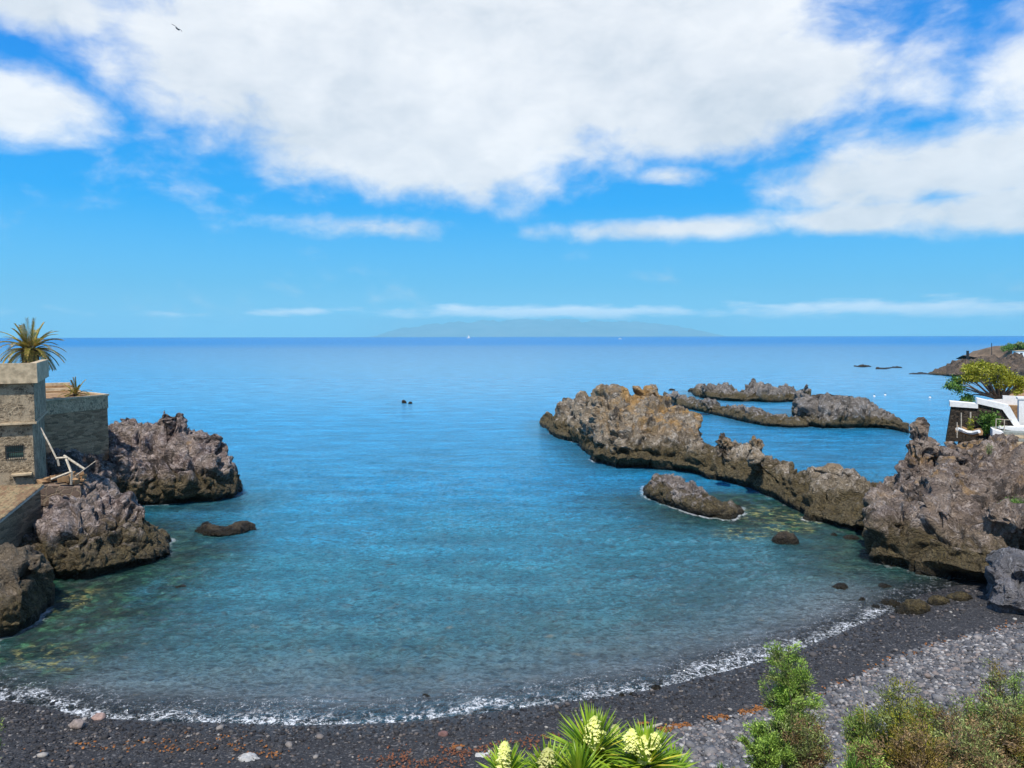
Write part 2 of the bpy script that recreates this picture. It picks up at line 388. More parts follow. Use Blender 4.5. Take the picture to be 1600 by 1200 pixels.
rock('rock_pinnacle', M_cliff, (), [(1436, 648, 51.5, 30, 60), (1437, 662, 51.5, 44, 110), (1436, 690, 51.5, 56, 130), (1420, 706, 50.2, 42, 90), (1440, 720, 50.5, 66, 110)],
    voxel=.08, amp=.6, scale=.8, seed=13, label='pointed dark pinnacle standing at the left end of the cliff', cat='rock pinnacle')
rock('shore_boulder', M_smooth, [((1535, 948), (1545, 878), 2, 5), ((1560, 962), (1570, 868), 2.4, 6), ((1610, 972), (1620, 874), 2.6, 6), ((1680, 972), (1690, 880), 2.6, 6)], [(1596, 860, 33, 40, 60)],
    voxel=.07, amp=.6, scale=1.2, seed=17, zfloor=.8, depthz=-1, label='smooth blue grey boulder where the pebble beach meets the cliff')
rock('reef', M_grey, [((1076, 614), (1078, 610), 2, 6), ((1092, 622), (1100, 602), 5, 14), ((1130, 627), (1132, 601), 6, 16), ((1155, 628), (1155, 607), 6, 16), ((1178, 628), (1178, 597), 6, 16),
    ((1215, 629), (1215, 606), 6, 16), ((1245, 628), (1250, 603), 6, 14), ((1266, 624), (1266, 608), 3, 8)], [(1103, 600, 152, 16, 20), (1131, 598, 152, 18, 20), (1175, 593, 152, 26, 24), (1195, 600, 152, 20, 20), (1257, 598, 150, 16, 20), (1242, 601, 150, 18, 20)],
    voxel=.28, amp=1.1, scale=1.5, seed=21, label='farthest jagged reef beyond the tidal pool', cat='reef')
rock('reef', M_grey, [((1036, 626), (1036, 614), 3, 9), ((1058, 636), (1062, 619), 3, 9), ((1095, 644), (1100, 624), 3, 8), ((1130, 652), (1130, 632), 3, 7), ((1165, 661), (1165, 634), 3, 7),
    ((1200, 667), (1205, 642), 3, 7), ((1240, 669), (1245, 647), 3, 7), ((1264, 668), (1266, 655), 2, 5)], [(1100, 620, 121, 26, 24), (1050, 612, 135, 20, 14)],
    voxel=.2, amp=.8, seed=25, label='low narrow reef running between the ochre ridge and the tidal pool', cat='reef')
rock('reef', M_grey, [((1236, 648), (1238, 632), 2, 7), ((1252, 666), (1252, 615), 5, 12), ((1285, 670), (1285, 620), 5, 12), ((1320, 670), (1320, 619), 5, 12), ((1350, 669), (1350, 622), 5, 11),
    ((1378, 670), (1376, 634), 4, 9), ((1400, 674), (1396, 648), 3, 7), ((1421, 678), (1420, 660), 2, 5)], [(1258, 612, 110, 22, 30), (1348, 619, 110, 26, 30), (1320, 616, 110, 20, 30), (1400, 650, 104, 24, 20)],
    voxel=.2, amp=.9, scale=1.1, seed=29, label='broad grey reef with pale patches on the far side of the tidal pool', cat='reef')
rock('reef', M_black, [((1265, 624), (1268, 616), 2, 6), ((1300, 622), (1300, 617), 2, 6), ((1330, 624), (1330, 619), 2, 5)], voxel=.2, amp=.5, seed=28, label='thin dark strip of reef behind the broad grey reef', cat='reef')
rock('islet', M_islet, [((1001, 771), (1003, 765), .8, 3), ((1015, 782), (1018, 746), 2, 6), ((1045, 794), (1045, 743), 2.4, 6.5), ((1085, 805), (1080, 750), 2.2, 6), ((1112, 812), (1108, 775), 1.8, 5), ((1140, 812), (1140, 788), 1.4, 4), ((1161, 802), (1160, 793), .7, 2)],
    [(1030, 739, 60, 16, 24), (1060, 742, 60, 16, 24), (1080, 746, 59, 20, 30)], voxel=.09, amp=.9, scale=.8, seed=33, label='small craggy islet lying in the bay in front of the ridge', cat='rock islet')
rock('rock_headland', M_purple, [((40, 795), (70, 690), 6, 18), ((120, 795), (130, 684), 6, 17), ((170, 795), (172, 668), 6, 15), ((203, 794), (204, 655), 6, 14), ((230, 792), (230, 658), 6, 13),
    ((262, 791), (262, 655), 6, 12), ((295, 789), (292, 674), 5, 11), ((335, 786), (332, 682), 4.5, 10), ((362, 781), (354, 708), 3.5, 8), ((382, 768), (376, 742), 2, 4)],
    [(198, 638, 62, 36, 60), (182, 655, 62, 26, 40), (258, 631, 61, 34, 80), (276, 638, 61, 26, 60), (252, 650, 61, 40, 60), (345, 679, 60, 20, 30), (318, 676, 60, 24, 40), (222, 652, 62, 20, 40), (85, 704, 50.6, 100, 120), (140, 700, 53.6, 80, 130), (112, 745, 50, 110, 100), (172, 672, 56.5, 44, 80), (182, 700, 56, 60, 100)],
    voxel=.10, amp=.85, scale=1.25, seed=37, label='purple grey lava headland left of the bay beyond the stone house', cat='rock headland')
rock('rock_outcrop', M_purple, [((20, 912), (40, 790), 5, 14), ((85, 912), (92, 765), 5, 13), ((125, 912), (128, 755), 5, 12), ((165, 904), (165, 775), 4.5, 11), ((205, 894), (198, 780), 4, 9),
    ((240, 884), (230, 806), 3, 7), ((270, 868), (262, 840), 1.4, 3.5)], [(135, 752, 44, 30, 50), (160, 768, 43.5, 36, 50), (198, 774, 43, 34, 50), (218, 784, 43, 30, 50), (120, 800, 41, 60, 80), (165, 810, 40.5, 50, 70), (75, 770, 44, 60, 60)],
    voxel=.08, amp=.85, seed=43, label='pinkish grey lava outcrop in front of the stone house', cat='rock outcrop')
rock('rock_bluff', M_olive, [((-150, 1012), (-130, 860), 3, 9), ((0, 1006), (5, 862), 3, 8), ((40, 994), (38, 854), 2.6, 7), ((68, 972), (64, 866), 1.9, 5), ((86, 946), (82, 896), 1, 2.6)],
    [(62, 856, 33.5, 30, 40), (22, 852, 34, 40, 40)], voxel=.085, amp=.7, seed=47, label='olive brown bluff cut by the left edge of the view', cat='rock bluff')
rock('flat_rock', M_black, [((304, 832), (306, 826), .4, 1.5), ((326, 840), (326, 819), .8, 2.4), ((352, 840), (352, 823), .8, 2.2), ((378, 836), (378, 814), .7, 2), ((399, 828), (398, 818), .3, 1)],
    [(380, 812, 50, 26, 18), (322, 815, 50, 20, 18)], voxel=.05, amp=.8, scale=.5, seed=51, label='low dark rock rising from the water off the left headland')
rock('flat_rock', M_black, [((-40, 1092), (-40, 1052), 2, 4), ((0, 1088), (5, 1050), 2, 4), ((45, 1074), (45, 1050), 1.5, 3), ((88, 1052), (86, 1046), .5, 1.2)], voxel=.06, amp=.28, scale=.5, seed=55,
     label='wet weedy ledge awash at the lower left corner of the bay')
rock('flat_rock', M_black, [((-20, 1048), (-20, 1036), 1, 2), ((20, 1046), (20, 1036), 1, 2), ((42, 1042), (42, 1038), .4, 1)], voxel=.06, amp=.15, scale=.4, seed=56, label='small wet ledge just behind the weedy ledge')
def stone(px, py, wpx, hpx, mat, lab, seed, z=0.0, flat=1.0, name='boulder', group=None, tl=0, pin=.2):
    g = G(px, py, z); Y = g.y
    return rock(name, mat, knobs=[(px, py-hpx*.85, Y+.1, wpx, hpx*1.7, tl, wpx/2*Y/F_PX*.8)], voxel=max(.035, wpx*Y/F_PX/26), amp=.75, scale=wpx*Y/F_PX*.3, seed=seed, label=lab, group=group)
stone(1227, 848, 46, 22, M_black, 'dark brown boulder in the shallows right of the islet', 61)
stone(1313, 919, 30, 11, M_black, 'weedy flat boulder in the shallows near the cliff foot', 62)
stone(1347, 940, 13, 9, M_black, 'small round dark stone in the shallows off the beach corner', 63)
stone(1383, 918, 26, 8, M_black, 'low wet stone in the shadow of the cliff overhang', 64)
stone(1367, 950, 20, 8, M_black, 'wet stone at the edge of the foam near the cliff', 65)
stone(1392, 945, 36, 14, M_olive, 'olive stone lying against the beached boulders', 66)
stone(1425, 955, 56, 24, M_olive, 'largest beached boulder in front of the cliff overhang', 67, .2, tl=.5)
stone(1466, 942, 36, 16, M_olive, 'ochre topped boulder on the beach under the cliff', 68, .3)
stone(1500, 935, 40, 12, M_olive, 'flat boulder at the back of the beach under the overhang', 69, .4)
stone(1303, 838, 12, 8, M_black, 'small stone off the foot of the ridge', 70)
stone(1330, 842, 30, 7, M_black, 'low wet stone beside the foot of the ridge', 71)
stone(281, 918, 26, 6, M_black, 'barely awash stone below the left outcrop', 72)
stone(666, 1089, 20, 6, M_black, 'small stone awash near the middle of the beach', 73)
stone(988, 1087, 14, 8, M_black, 'right one of two stones in the foam line', 74, .05)
stone(972, 1089, 12, 7, M_black, 'left one of two stones in the foam line', 75, .05)
stone(1026, 1076, 20, 8, M_black, 'dark stone above the foam right of the paired stones', 76, .05)
stone(632, 630, 9, 7, M_black, 'left larger rock of the pair alone in open water', 77, tl=-.3)
stone(641, 631, 8, 5, M_black, 'right smaller rock of the pair alone in open water', 78)
stone(1050, 610, 12, 4, M_black, 'dark stone showing between ridge and reef, left', 79)
stone(388, 1190, 46, 17, plain('white_stone', (.36, .36, .35), .85, .2, 9, .5), 'whitish flat stone on the black beach near the bottom edge', 80, .55)
stone(323, 1195, 30, 12, plain('pink_stone', (.22, .13, .12), .85, .3, 9, .5), 'reddish stone left of the whitish flat stone', 81, .5)
stone(120, 1133, 26, 9, plain('tan_stone', (.23, .19, .17), .85, .3, 9, .5), 'tan flat stone on the beach at lower left', 82, .35)
stone(154, 1121, 26, 9, plain('rosy_stone', (.30, .21, .18), .85, .3, 9, .5), 'rosy flat stone at the wash line at lower left', 83, .1)
stone(693, 1148, 20, 9, plain('rust_stone', (.16, .09, .08), .85, .3, 9, .5), 'rusty brown stone on the black gravel at centre', 84, .35)
stone(762, 1188, 50, 18, plain('chalk_block', (.45, .45, .42), .85, .12, 9, .4), 'pale block lying behind the yucca flowers', 85, .6)

# ------------------------------------------------------------------ ground
sh = [(-60, 1080), (0, 1095), (60, 1103), (130, 1120), (220, 1127), (300, 1130), (450, 1134), (600, 1131), (680, 1124), (750, 1114), (850, 1102), (960, 1085), (1030, 1076), (1100, 1056), (1200, 1030), (1300, 994), (1360, 968), (1400, 950)]
SX, SY = zip(*[(G(a, b).x, G(a, b).y) for a, b in sh])
SX = [-90]+list(SX)+[G(1450, 935).x, 24, 90]; SY = [24]+list(SY)+[G(1450, 935).y+.6, 38, 40]
def dsh(x, y):
    ys = np.interp(x, SX, SY); e = .8; sl_ = (np.interp(x+e, SX, SY)-np.interp(x-e, SX, SY))/(2*e)
    return (ys-y)/np.sqrt(1+sl_**2)
def zg(x, y):
    x = np.asarray(x, float); y = np.asarray(y, float); d = dsh(x, y)
    z = np.where(d > 0, np.where(d < 5, .17*d, .85+.07*(d-5)), np.maximum(.13*d, -3.2))
    berm = np.clip((d-5.0-.12*(x))/1.0, 0, 1)*.18; z = z+np.where(d > 0, berm, 0)
    P = np.stack([x.ravel(), y.ravel(), np.zeros(x.size)], 1)
    z = z+(.10*fbm(P/2.2, 4, 3).reshape(x.shape))*np.clip(d/2+.3, .15, 1)
    hill = 11.9-.63*y+.5*fbm(P/3.0, 3, 9).reshape(x.shape)*np.clip((y)/6, 0, 1)
    hill = np.minimum(hill, 11.4)
    k = .8; z = np.log(np.exp(z/k)+np.exp(np.minimum(hill, 40)/k))*k
    return z
def grid_mesh(name, xs, ys, zf, mat):
    X, Y = np.meshgrid(xs, ys); Z = zf(X, Y); V = np.stack([X.ravel(), Y.ravel(), Z.ravel()], 1)
    nx, ny = len(xs), len(ys); a = np.arange(nx*ny).reshape(ny, nx)
    Fc = np.stack([a[:-1, :-1].ravel(), a[:-1, 1:].ravel(), a[1:, 1:].ravel(), a[1:, :-1].ravel()], 1)
    return mesh_np(name, V, Fc, mat, smooth=True)
m, t, out = material('black_gravel'); P = t('ShaderNodeNewGeometry').outputs['Position']
v1 = t('ShaderNodeTexVoronoi', {'Vector': P, 'Scale': 13.0}); v2 = t('ShaderNodeTexVoronoi', {'Vector': P, 'Scale': 30.0})
nz = t.noise(P, 1.2, 5, .6)
rnd = t('ShaderNodeSeparateColor', {0: v1.outputs['Color']}).outputs[0]; rnd2 = t('ShaderNodeSeparateColor', {0: v2.outputs['Color']}).outputs[0]
ca = t.ramp(rnd, [(0, (.012, .012, .013)), (.6, (.03, .029, .03)), (.86, (.055, .052, .052)), (.95, (.14, .13, .125)), (1, (.22, .2, .18))])
cb = t.ramp(rnd2, [(0, (.012, .012, .013)), (.7, (.032, .031, .033)), (.95, (.07, .067, .065)), (1, (.2, .19, .18))])
c = t.mix(t.step(nz, .42, .58), ca, cb)
sz = t('ShaderNodeSeparateXYZ', {0: P})
sub = t.step(sz.outputs[2], -.25, -.8)                       # seabed: sand and weed stones
nb = t.noise(P, .9, 6, .6)
c = t.mix(sub, c, t.ramp(nb, [(.35, (.02, .03, .02)), (.5, (.06, .07, .045)), (.6, (.25, .2, .08)), (.75, (.09, .09, .07))]))
veg = t.step(t.math('ADD', sz.outputs[2], t.noise(P, .8, 4)), 2.6, 3.4)
c = t.mix(veg, c, t.mix(t.noise(P, 5, 6, .7), (.04, .03, .018), (.17, .12, .07)))
hgt = t.math('ADD', t.math('MULTIPLY', t.math('SUBTRACT', 1.0, v1.outputs['Distance']), .7), t.math('MULTIPLY', t.math('SUBTRACT', 1.0, v2.outputs['Distance']), .3))
b = t('ShaderNodeBump', {'Height': hgt, 'Strength': .9, 'Distance': .05})
wetr = t.step(sz.outputs[2], .35, .05)
p = t('ShaderNodeBsdfPrincipled', {'Base Color': c, 'Roughness': t.math('SUBTRACT', .8, t.math('MULTIPLY', wetr, .35)), 'Normal': b.outputs[0], 'Specular IOR Level': .4})
t.l.new(p.outputs[0], out.inputs[0]); M_gravel = m
tag(grid_mesh('beach_ground', np.concatenate([np.arange(-90, -27, 1.5), np.arange(-27, 29, .2), np.arange(29, 92, 1.5)]), np.concatenate([np.arange(-12, 14, .6), np.arange(14, 44, .16), np.arange(44, 110, 1.2)]), zg, M_gravel), kind='structure')

# pebbles: two sizes of real stones
def pebbles(name, pos, size, mat, base, seed, label):
    r = np.random.default_rng(seed); n = len(pos); BV, BF = base
    sc_ = size[:, None]*r.uniform(.6, 1.2, (n, 3))*np.array([1, 1, .62]); th = r.uniform(0, 6.28, n)
    V = BV[None]*sc_[:, None, :]*(1+r.uniform(-.16, .16, (n, len(BV), 1)))
    c, s_ = np.cos(th)[:, None], np.sin(th)[:, None]
    tl = r.uniform(-.35, .35, (n, 1)); V[:, :, 2] += V[:, :, 0]*tl
    X = V[:, :, 0]*c-V[:, :, 1]*s_; Y = V[:, :, 0]*s_+V[:, :, 1]*c
    V = np.stack([X, Y, V[:, :, 2]], 2)+pos[:, None, :]
    Fc = BF[None]+(np.arange(n)*len(BV))[:, None, None]
    return tag(mesh_np(name, V.reshape(-1, 3), Fc.reshape(-1, 3), mat, smooth=True), label, 'pebbles', kind='stuff')
def peb_mat(name, stops):
    m, t, out = material(name); g = t('ShaderNodeNewGeometry'); c = t.ramp(g.outputs['Random Per Island'], stops)
    n = t.noise(g.outputs['Position'], 22, 4, .7); c = t.mix(1.0, c, t.ramp(n, [(.3, .75), (.7, 1.25)]), 'MULTIPLY')
    p = t('ShaderNodeBsdfPrincipled', {'Base Color': c, 'Roughness': .75, 'Specular IOR Level': .3, 'Normal': t('ShaderNodeBump', {'Height': n, 'Strength': .4, 'Distance': .02}).outputs[0]})
    t.l.new(p.outputs[0], out.inputs[0]); return m
MP_grey = peb_mat('grey_pebble', [(0, (.05, .05, .055)), (.4, (.115, .115, .12)), (.7, (.17, .165, .165)), (.85, (.2, .16, .14)), (.95, (.3, .29, .28)), (1, (.42, .4, .38))])
MP_mix = peb_mat('mixed_pebble', [(0, (.03, .03, .032)), (.5, (.075, .07, .07)), (.75, (.13, .10, .085)), (.92, (.2, .18, .165)), (1, (.36, .34, .31))])
MP_dark = peb_mat('dark_pebble', [(0, (.012, .012, .014)), (.6, (.035, .034, .036)), (.85, (.07, .065, .062)), (.96, (.13, .11, .10)), (1, (.28, .26, .24))])
rg = np.random.default_rng(4)
seaweed_px = [(1030, 1135), (1080, 1121), (1140, 1112), (1200, 1098), (1270, 1078), (1340, 1048), (1400, 1018), (1440, 1005), (1520, 985), (1600, 975)]
WX, WY = zip(*[(G(a, b, .9).x, G(a, b, .9).y) for a, b in seaweed_px])
WX = [-30, 0, 2.5]+list(WX)+[60]; WY = [17, 18.2, 19.2]+list(WY)+[36]
n = 150000; x = rg.uniform(1.0, 27, n); y = rg.uniform(15.5, 36, n); d = np.interp(x, WX, WY)-y
k = (d > rg.uniform(-.25, .45, n)) & (rg.random(n) < .95); x, y = x[k][:70000], y[k][:70000]
sz_ = rg.gamma(4, .0125, len(x))+.022; pos = np.stack([x, y, zg(x, y)+sz_*.25], 1)
pebbles('grey_pebbles', pos, sz_, MP_grey, ICO1 if False else ICO1, 5, 'grey rounded pebbles covering the upper right of the beach')
n = 60000; x = rg.uniform(-23, 24, n); y = rg.uniform(17.5, 37, n); d = dsh(x, y)
pr = np.exp(-((d-.8)/1.2)**2)*.55+.08+np.clip((-6-x)/8, 0, 1)*.4
k = (d > .1) & (rg.random(n) < pr) & (y > np.interp(x, WX, WY)-.3); x, y = x[k], y[k]
sz_ = rg.gamma(3, .010, len(x))+.017; pos = np.stack([x, y, zg(x, y)+sz_*.2], 1)
pebbles('dark_pebbles', pos, sz_, MP_dark, ICO1, 6, 'black wet stones along the wash line of the beach')

n = 9000; x = rg.uniform(-22, 24, n); y = rg.uniform(17.5, 37, n); d = dsh(x, y)
k = (d > .3) & (perlin(np.stack([x*.5, y*.5, x*0], 1), 8)+rg.uniform(-.3, .3, n) > .12); x, y = x[k][:2600], y[k][:2600]
sz_ = rg.gamma(2.0, .021, len(x))+.025; pos = np.stack([x, y, zg(x, y)+sz_*.2], 1)
pebbles('mixed_stones', pos, sz_, MP_mix, ICO1, 9, 'mixed larger grey and brown stones strewn over the black beach')

# orange seaweed litter
def weed(name, px_line, n, spread, seed, mat, label, z=.7, sz=.07):
    r = np.random.default_rng(seed); L = np.array([G(a, b, z)[:2] for a, b in px_line]); u = r.uniform(0, len(L)-1, n)
    x = np.interp(u, np.arange(len(L)), L[:, 0])+r.normal(0, spread, n); y = np.interp(u, np.arange(len(L)), L[:, 1])+r.normal(0, spread, n)
    k = perlin(np.stack([x*1.3, y*1.3, x*0], 1), 5) > -.05; x, y = x[k], y[k]; n = len(x)
    V = []; th = r.uniform(0, 6.28, n); zz = zg(x, y)+.03
    for j in range(5):
        a = th+j*1.256; rr = sz*r.uniform(.3, 1.2, n); V.append(np.stack([x+np.cos(a)*rr, y+np.sin(a)*rr, zz+r.uniform(0, .06, n)], 1))
    V.append(np.stack([x, y, zz+.05], 1)); V = np.stack(V, 1)
    T = np.array([[0, 1, 5], [1, 2, 5], [2, 3, 5], [3, 4, 5], [4, 0, 5]]); Fc = T[None]+(np.arange(n)*6)[:, None, None]
    return tag(mesh_np(name, V.reshape(-1, 3), Fc.reshape(-1, 3), mat), label, 'seaweed', kind='stuff')
M_weed = plain('orange_weed', (.21, .085, .025), .9, .4, 14, .5, island=True)
weed('seaweed', seaweed_px[:4], 420, .13, 1, M_weed, 'orange strand of dried seaweed behind the yuccas', .85, .055)
weed('seaweed', seaweed_px[3:], 230, .17, 2, M_weed, 'thin rusty seaweed line at the edge of the grey pebbles', .9, .05)
weed('seaweed', [(590, 1190), (680, 1184), (760, 1172), (850, 1160), (920, 1152)], 1100, .5, 3, plain('rust_weed', (.15, .06, .03), .9, .4, 14, .5, island=True), 'rust brown seaweed patch at the bottom centre of the beach', .75, .042)
weed('seaweed', [(90, 1172), (220, 1165), (300, 1160), (380, 1166), (420, 1185)], 240, .45, 4, M_weed, 'scattered orange seaweed bits on the lower left beach', .5, .05)
for i, (a, b_, lab) in enumerate([(717, 1166, 'orange seaweed clump alone on the black gravel'), (1005, 1132, 'driftwood side clump of orange seaweed')]):
    weed('seaweed', [(a-6, b_), (a+6, b_)], 14, .05, 10+i, M_weed, lab, .6, .07)

# ------------------------------------------------------------------ sea
rows = [9.0]
while rows[-1] < 13500: rows.append(rows[-1]*1.0075+.01)
rows = np.array(rows); cols = np.linspace(-1, 1, 560); cols = np.sign(cols)*np.abs(cols)**1.1
Yg = np.repeat(rows[:, None], len(cols), 1); Xg = cols[None]*(rows[:, None]*1.15+20)
x, y = Xg.ravel(), Yg.ravel(); d = -dsh(x, y); d = np.where(y > 60, y-24, d)
RP = np.concatenate(ROCK_PTS); dr = np.full(len(x), 40.); idx = np.where(y < 190)[0]
for c0 in range(0, len(idx), 6000):
    ii = idx[c0:c0+6000]; D = (x[ii, None]-RP[None, :, 0])**2+(y[ii, None]-RP[None, :, 1])**2; dr[ii] = np.minimum(40, np.sqrt(D.min(1)))
P3 = np.stack([x, y*1.0, x*0], 1)
amp = np.clip(d/6, .15, 1)*np.clip(1-(y-20)/120, 0, 1)
z = amp*(.05*fbm(np.stack([x*.35, y*.9, x*0], 1), 3, 77)+.03*fbm(np.stack([x*.9, y*2.2, x*0], 1), 2, 78))
rp = fbm(np.stack([x*.8+.25*y, y*1.35, x*0], 1), 3, 79, .6); z += np.clip(d/5, .1, 1)*np.clip(1-(y-30)/50, 0, 1)*.075*(1-np.abs(rp)*3.2)
z += .05*np.exp(-((d-1.0)/.8)**2)
sea_v = np.stack([x, y, z], 1); nx, ny = len(cols), len(rows); a = np.arange(nx*ny).reshape(ny, nx)
Fc = np.stack([a[:-1, :-1].ravel(), a[:-1, 1:].ravel(), a[1:, 1:].ravel(), a[1:, :-1].ravel()], 1)
m, t, out = material('sea_water'); g = t('ShaderNodeNewGeometry'); P = g.outputs['Position']
ds = t('ShaderNodeAttribute', attribute_name='dshore').outputs['Fac']; drk = t('ShaderNodeAttribute', attribute_name='drock').outputs['Fac']
sp = t('ShaderNodeSeparateXYZ', {0: P}); Py = sp.outputs[1]
lg = t.math('LOGARITHM', t.math('MAXIMUM', t.math('ADD', ds, 1.0), 1.0), 10.0)      # 0..2.3 inside the bay
patch = t.noise(t.scaled(P, .05, .11, 1), 1.0, 5, .6, .5)
lgp = t.math('ADD', t.math('MULTIPLY', lg, .42), t.math('MULTIPLY', t.math('SUBTRACT', patch, .5), .16))
WC = t.ramp(lgp, [(.0, (.15, .15, .17)), (.2, (.095, .12, .13)), (.36, (.035, .10, .115)), (.52, (.02, .14, .195)), (.68, (.012, .18, .34)), (.88, (.01, .22, .44))])
lY = t.math('LOGARITHM', t.math('MAXIMUM', Py, 10.0), 10.0)
patch2 = t.noise(t.scaled(P, .0035, .006, 1), 1.0, 4, .6, .3)
far = t.ramp(t.math('ADD', t.math('MULTIPLY', lY, .25), t.math('MULTIPLY', t.math('SUBTRACT', patch2, .5), .06)), [(.5, (.015, .21, .39)), (.62, (.05, .22, .36)), (.72, (.05, .19, .33)), (.78, (.0, .15, .36)), (.9, (.0, .15, .38))])  # cloud reflection and dark horizon band put into the base colour by distance
c = t.mix(t.step(Py, 70, 170), WC, far)
# weed and stone bottom near the rocks
nb = t.noise(P, .55, 5, .6, .4)
nearR = t.math('MULTIPLY', t.step(t.math('ADD', drk, t.math('MULTIPLY', nb, 5.0)), 10.0, 3.0), t.step(Py, 66, 52))
c = t.mix(t.math('MULTIPLY', nearR, .93), c, t.ramp(t.noise(P, .8, 5, .65, .6), [(.36, (.003, .014, .012)), (.5, (.008, .04, .035)), (.62, (.03, .075, .05))]))
nearF = t.math('MULTIPLY', t.step(drk, 5, 0), t.step(Py, 60, 75)); c = t.mix(t.math('MULTIPLY', nearF, .6), c, (.02, .08, .12))
# sunken yellow stones in two places of the bay and scattered ones
def spot(px, py, rx, ry):
    q = G(px, py); ex = rx*q.y/F_PX; ey = abs(G(px, py-ry).y-q.y)
    v = t.scaled(P, 1/ex, 1/ey, 0, (-q.x/ex, -q.y/ey, 0)); ln = t('ShaderNodeVectorMath', {0: v}, operation='LENGTH').outputs['Value']; return t.step(ln, 1.0, .35)
dz = t.math('MULTIPLY', t.math('MAXIMUM', spot(40, 965, 330, 130), spot(1190, 800, 150, 45)), t.step(nb, .68, .42)); c = t.mix(t.math('MULTIPLY', dz, .9), c, t.mix(t.step(t.noise(P, 1.3, 5, .6), .5, .62), (.005, .024, .019), (.03, .10, .045)))
W0_ = t.noise(t.scaled(P, 2.2, 3.4, 1), 1.0, 5, .65, .3)
ys = None
for s in [(1200, 805, 70, 20), (1230, 825, 60, 16), (110, 940, 50, 28), (60, 1020, 60, 20), (1160, 835, 60, 14), (90, 1035, 90, 22), (1250, 812, 50, 14)]:
    q = spot(*s); ys = q if ys is None else t.math('MAXIMUM', ys, q)
yn = t.step(t.noise(t.scaled(P, 1, 1, 0), 1.6, 4, .6, .8), .47, .60)
c = t.mix(t.math('MULTIPLY', t.math('MULTIPLY', t.math('MULTIPLY', ys, yn), t.step(W0_, .40, .56)), .7), c, (.28, .25, .07))
yn2 = t.math('MULTIPLY', t.step(t.noise(t.scaled(P, 1, 1, 0), .9, 3, .5, .5), .66, .74), t.math('MULTIPLY', t.step(ds, 14, 5), t.step(Py, 45, 30)))
c = t.mix(t.math('MULTIPLY', yn2, .5), c, (.20, .16, .09))
# waves
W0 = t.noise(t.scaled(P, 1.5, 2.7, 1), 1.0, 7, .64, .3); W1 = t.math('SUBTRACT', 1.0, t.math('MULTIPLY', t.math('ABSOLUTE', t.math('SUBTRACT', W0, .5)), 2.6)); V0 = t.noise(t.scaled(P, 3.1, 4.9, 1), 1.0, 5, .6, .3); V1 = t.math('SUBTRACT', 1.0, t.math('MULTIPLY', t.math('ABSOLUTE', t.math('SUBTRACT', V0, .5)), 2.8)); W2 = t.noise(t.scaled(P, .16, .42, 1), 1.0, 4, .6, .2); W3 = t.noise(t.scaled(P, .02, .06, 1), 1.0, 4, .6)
h = t.math('ADD', t.math('ADD', t.math('MULTIPLY', W1, .22), t.math('MULTIPLY', V1, .07)), t.math('MULTIPLY', W2, .9)); h = t.math('ADD', h, t.math('MULTIPLY', W3, 1.0))
h = t.math('MULTIPLY', h, t.math('ADD', .12, t.math('MULTIPLY', t.step(lY, 2.45, 1.75), .88)))
bmp = t('ShaderNodeBump', {'Height': h, 'Strength': 1.0, 'Distance': .8})
cw = t.mix(1.0, c, t.ramp(t.math('ADD', t.math('ADD', t.math('MULTIPLY', W1, .5), t.math('MULTIPLY', V1, .25)), t.math('MULTIPLY', W2, .35)), [(.58, .34), (.74, .8), (.84, 1.15), (.93, 1.95)]), 'MULTIPLY')  # bright ripple crests and dark troughs painted into the water colour
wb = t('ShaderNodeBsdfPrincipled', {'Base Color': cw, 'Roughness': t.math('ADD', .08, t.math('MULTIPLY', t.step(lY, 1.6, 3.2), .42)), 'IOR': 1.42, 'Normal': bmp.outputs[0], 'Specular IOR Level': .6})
# clear shallows
tr = t('ShaderNodeBsdfTransparent', {'Color': (.72, .8, .78)})
gl = t('ShaderNodeBsdfGlossy', {'Color': (1, 1, 1), 'Roughness': .06, 'Normal': bmp.outputs[0]})
fr = t('ShaderNodeFresnel', {'IOR': 1.333, 'Normal': bmp.outputs[0]})
clear = t('ShaderNodeMixShader', {0: fr.outputs[0], 1: tr.outputs[0], 2: gl.outputs[0]})
op = t.step(ds, -.1, 2.6)
mx = t('ShaderNodeMixShader', {0: op, 1: clear.outputs[0], 2: wb.outputs[0]})
# foam
fn = t.noise(P, 3.4, 6, .75, 1.4); fe = t.voro(t('ShaderNodeVectorMath', {0: P, 1: t('ShaderNodeTexNoise', {'Vector': P, 'Scale': 2.5, 'Detail': 3.0}).outputs['Color']}, operation='ADD').outputs[0], 3.0, 'DISTANCE_TO_EDGE')
edge = t.noise(P, .33, 5, .62, .6)
dse = t.math('ADD', ds, t.math('MULTIPLY', t.math('SUBTRACT', edge, .5), 3.2))
band = t.math('MULTIPLY', t.step(dse, -.3, .05), t.step(dse, .85, .2))
fm = t.math('MAXIMUM', t.step(fn, .50, .66), t.math('MULTIPLY', t.step(fe, .09, .0), t.step(fn, .38, .55)))
foam = t.math('MULTIPLY', t.math('MULTIPLY', t.math('MULTIPLY', band, fm), .85), t.step(sp.outputs[0], 18.4, 17.2))
thin = t.math('MULTIPLY', t.math('MULTIPLY', t.step(dse, 2.4, 1.0), t.step(fe, .05, .015)), t.math('MULTIPLY', t.step(fn, .48, .6), .5))
rf = t.math('MULTIPLY', t.step(t.math('ADD', drk, t.math('MULTIPLY', fn, 1.4)), 1.0, .75), t.math('MULTIPLY', t.step(patch, .45, .6), .4))
foam = t.math('MAXIMUM', t.math('MAXIMUM', foam, thin), rf)
fd = t('ShaderNodeBsdfDiffuse', {'Color': (.75, .78, .8, 1)})
mx2 = t('ShaderNodeMixShader', {0: foam, 1: mx.outputs[0], 2: fd.outputs[0]})
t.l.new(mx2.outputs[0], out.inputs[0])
sea = mesh_np('sea_water', sea_v, Fc, m, smooth=True)
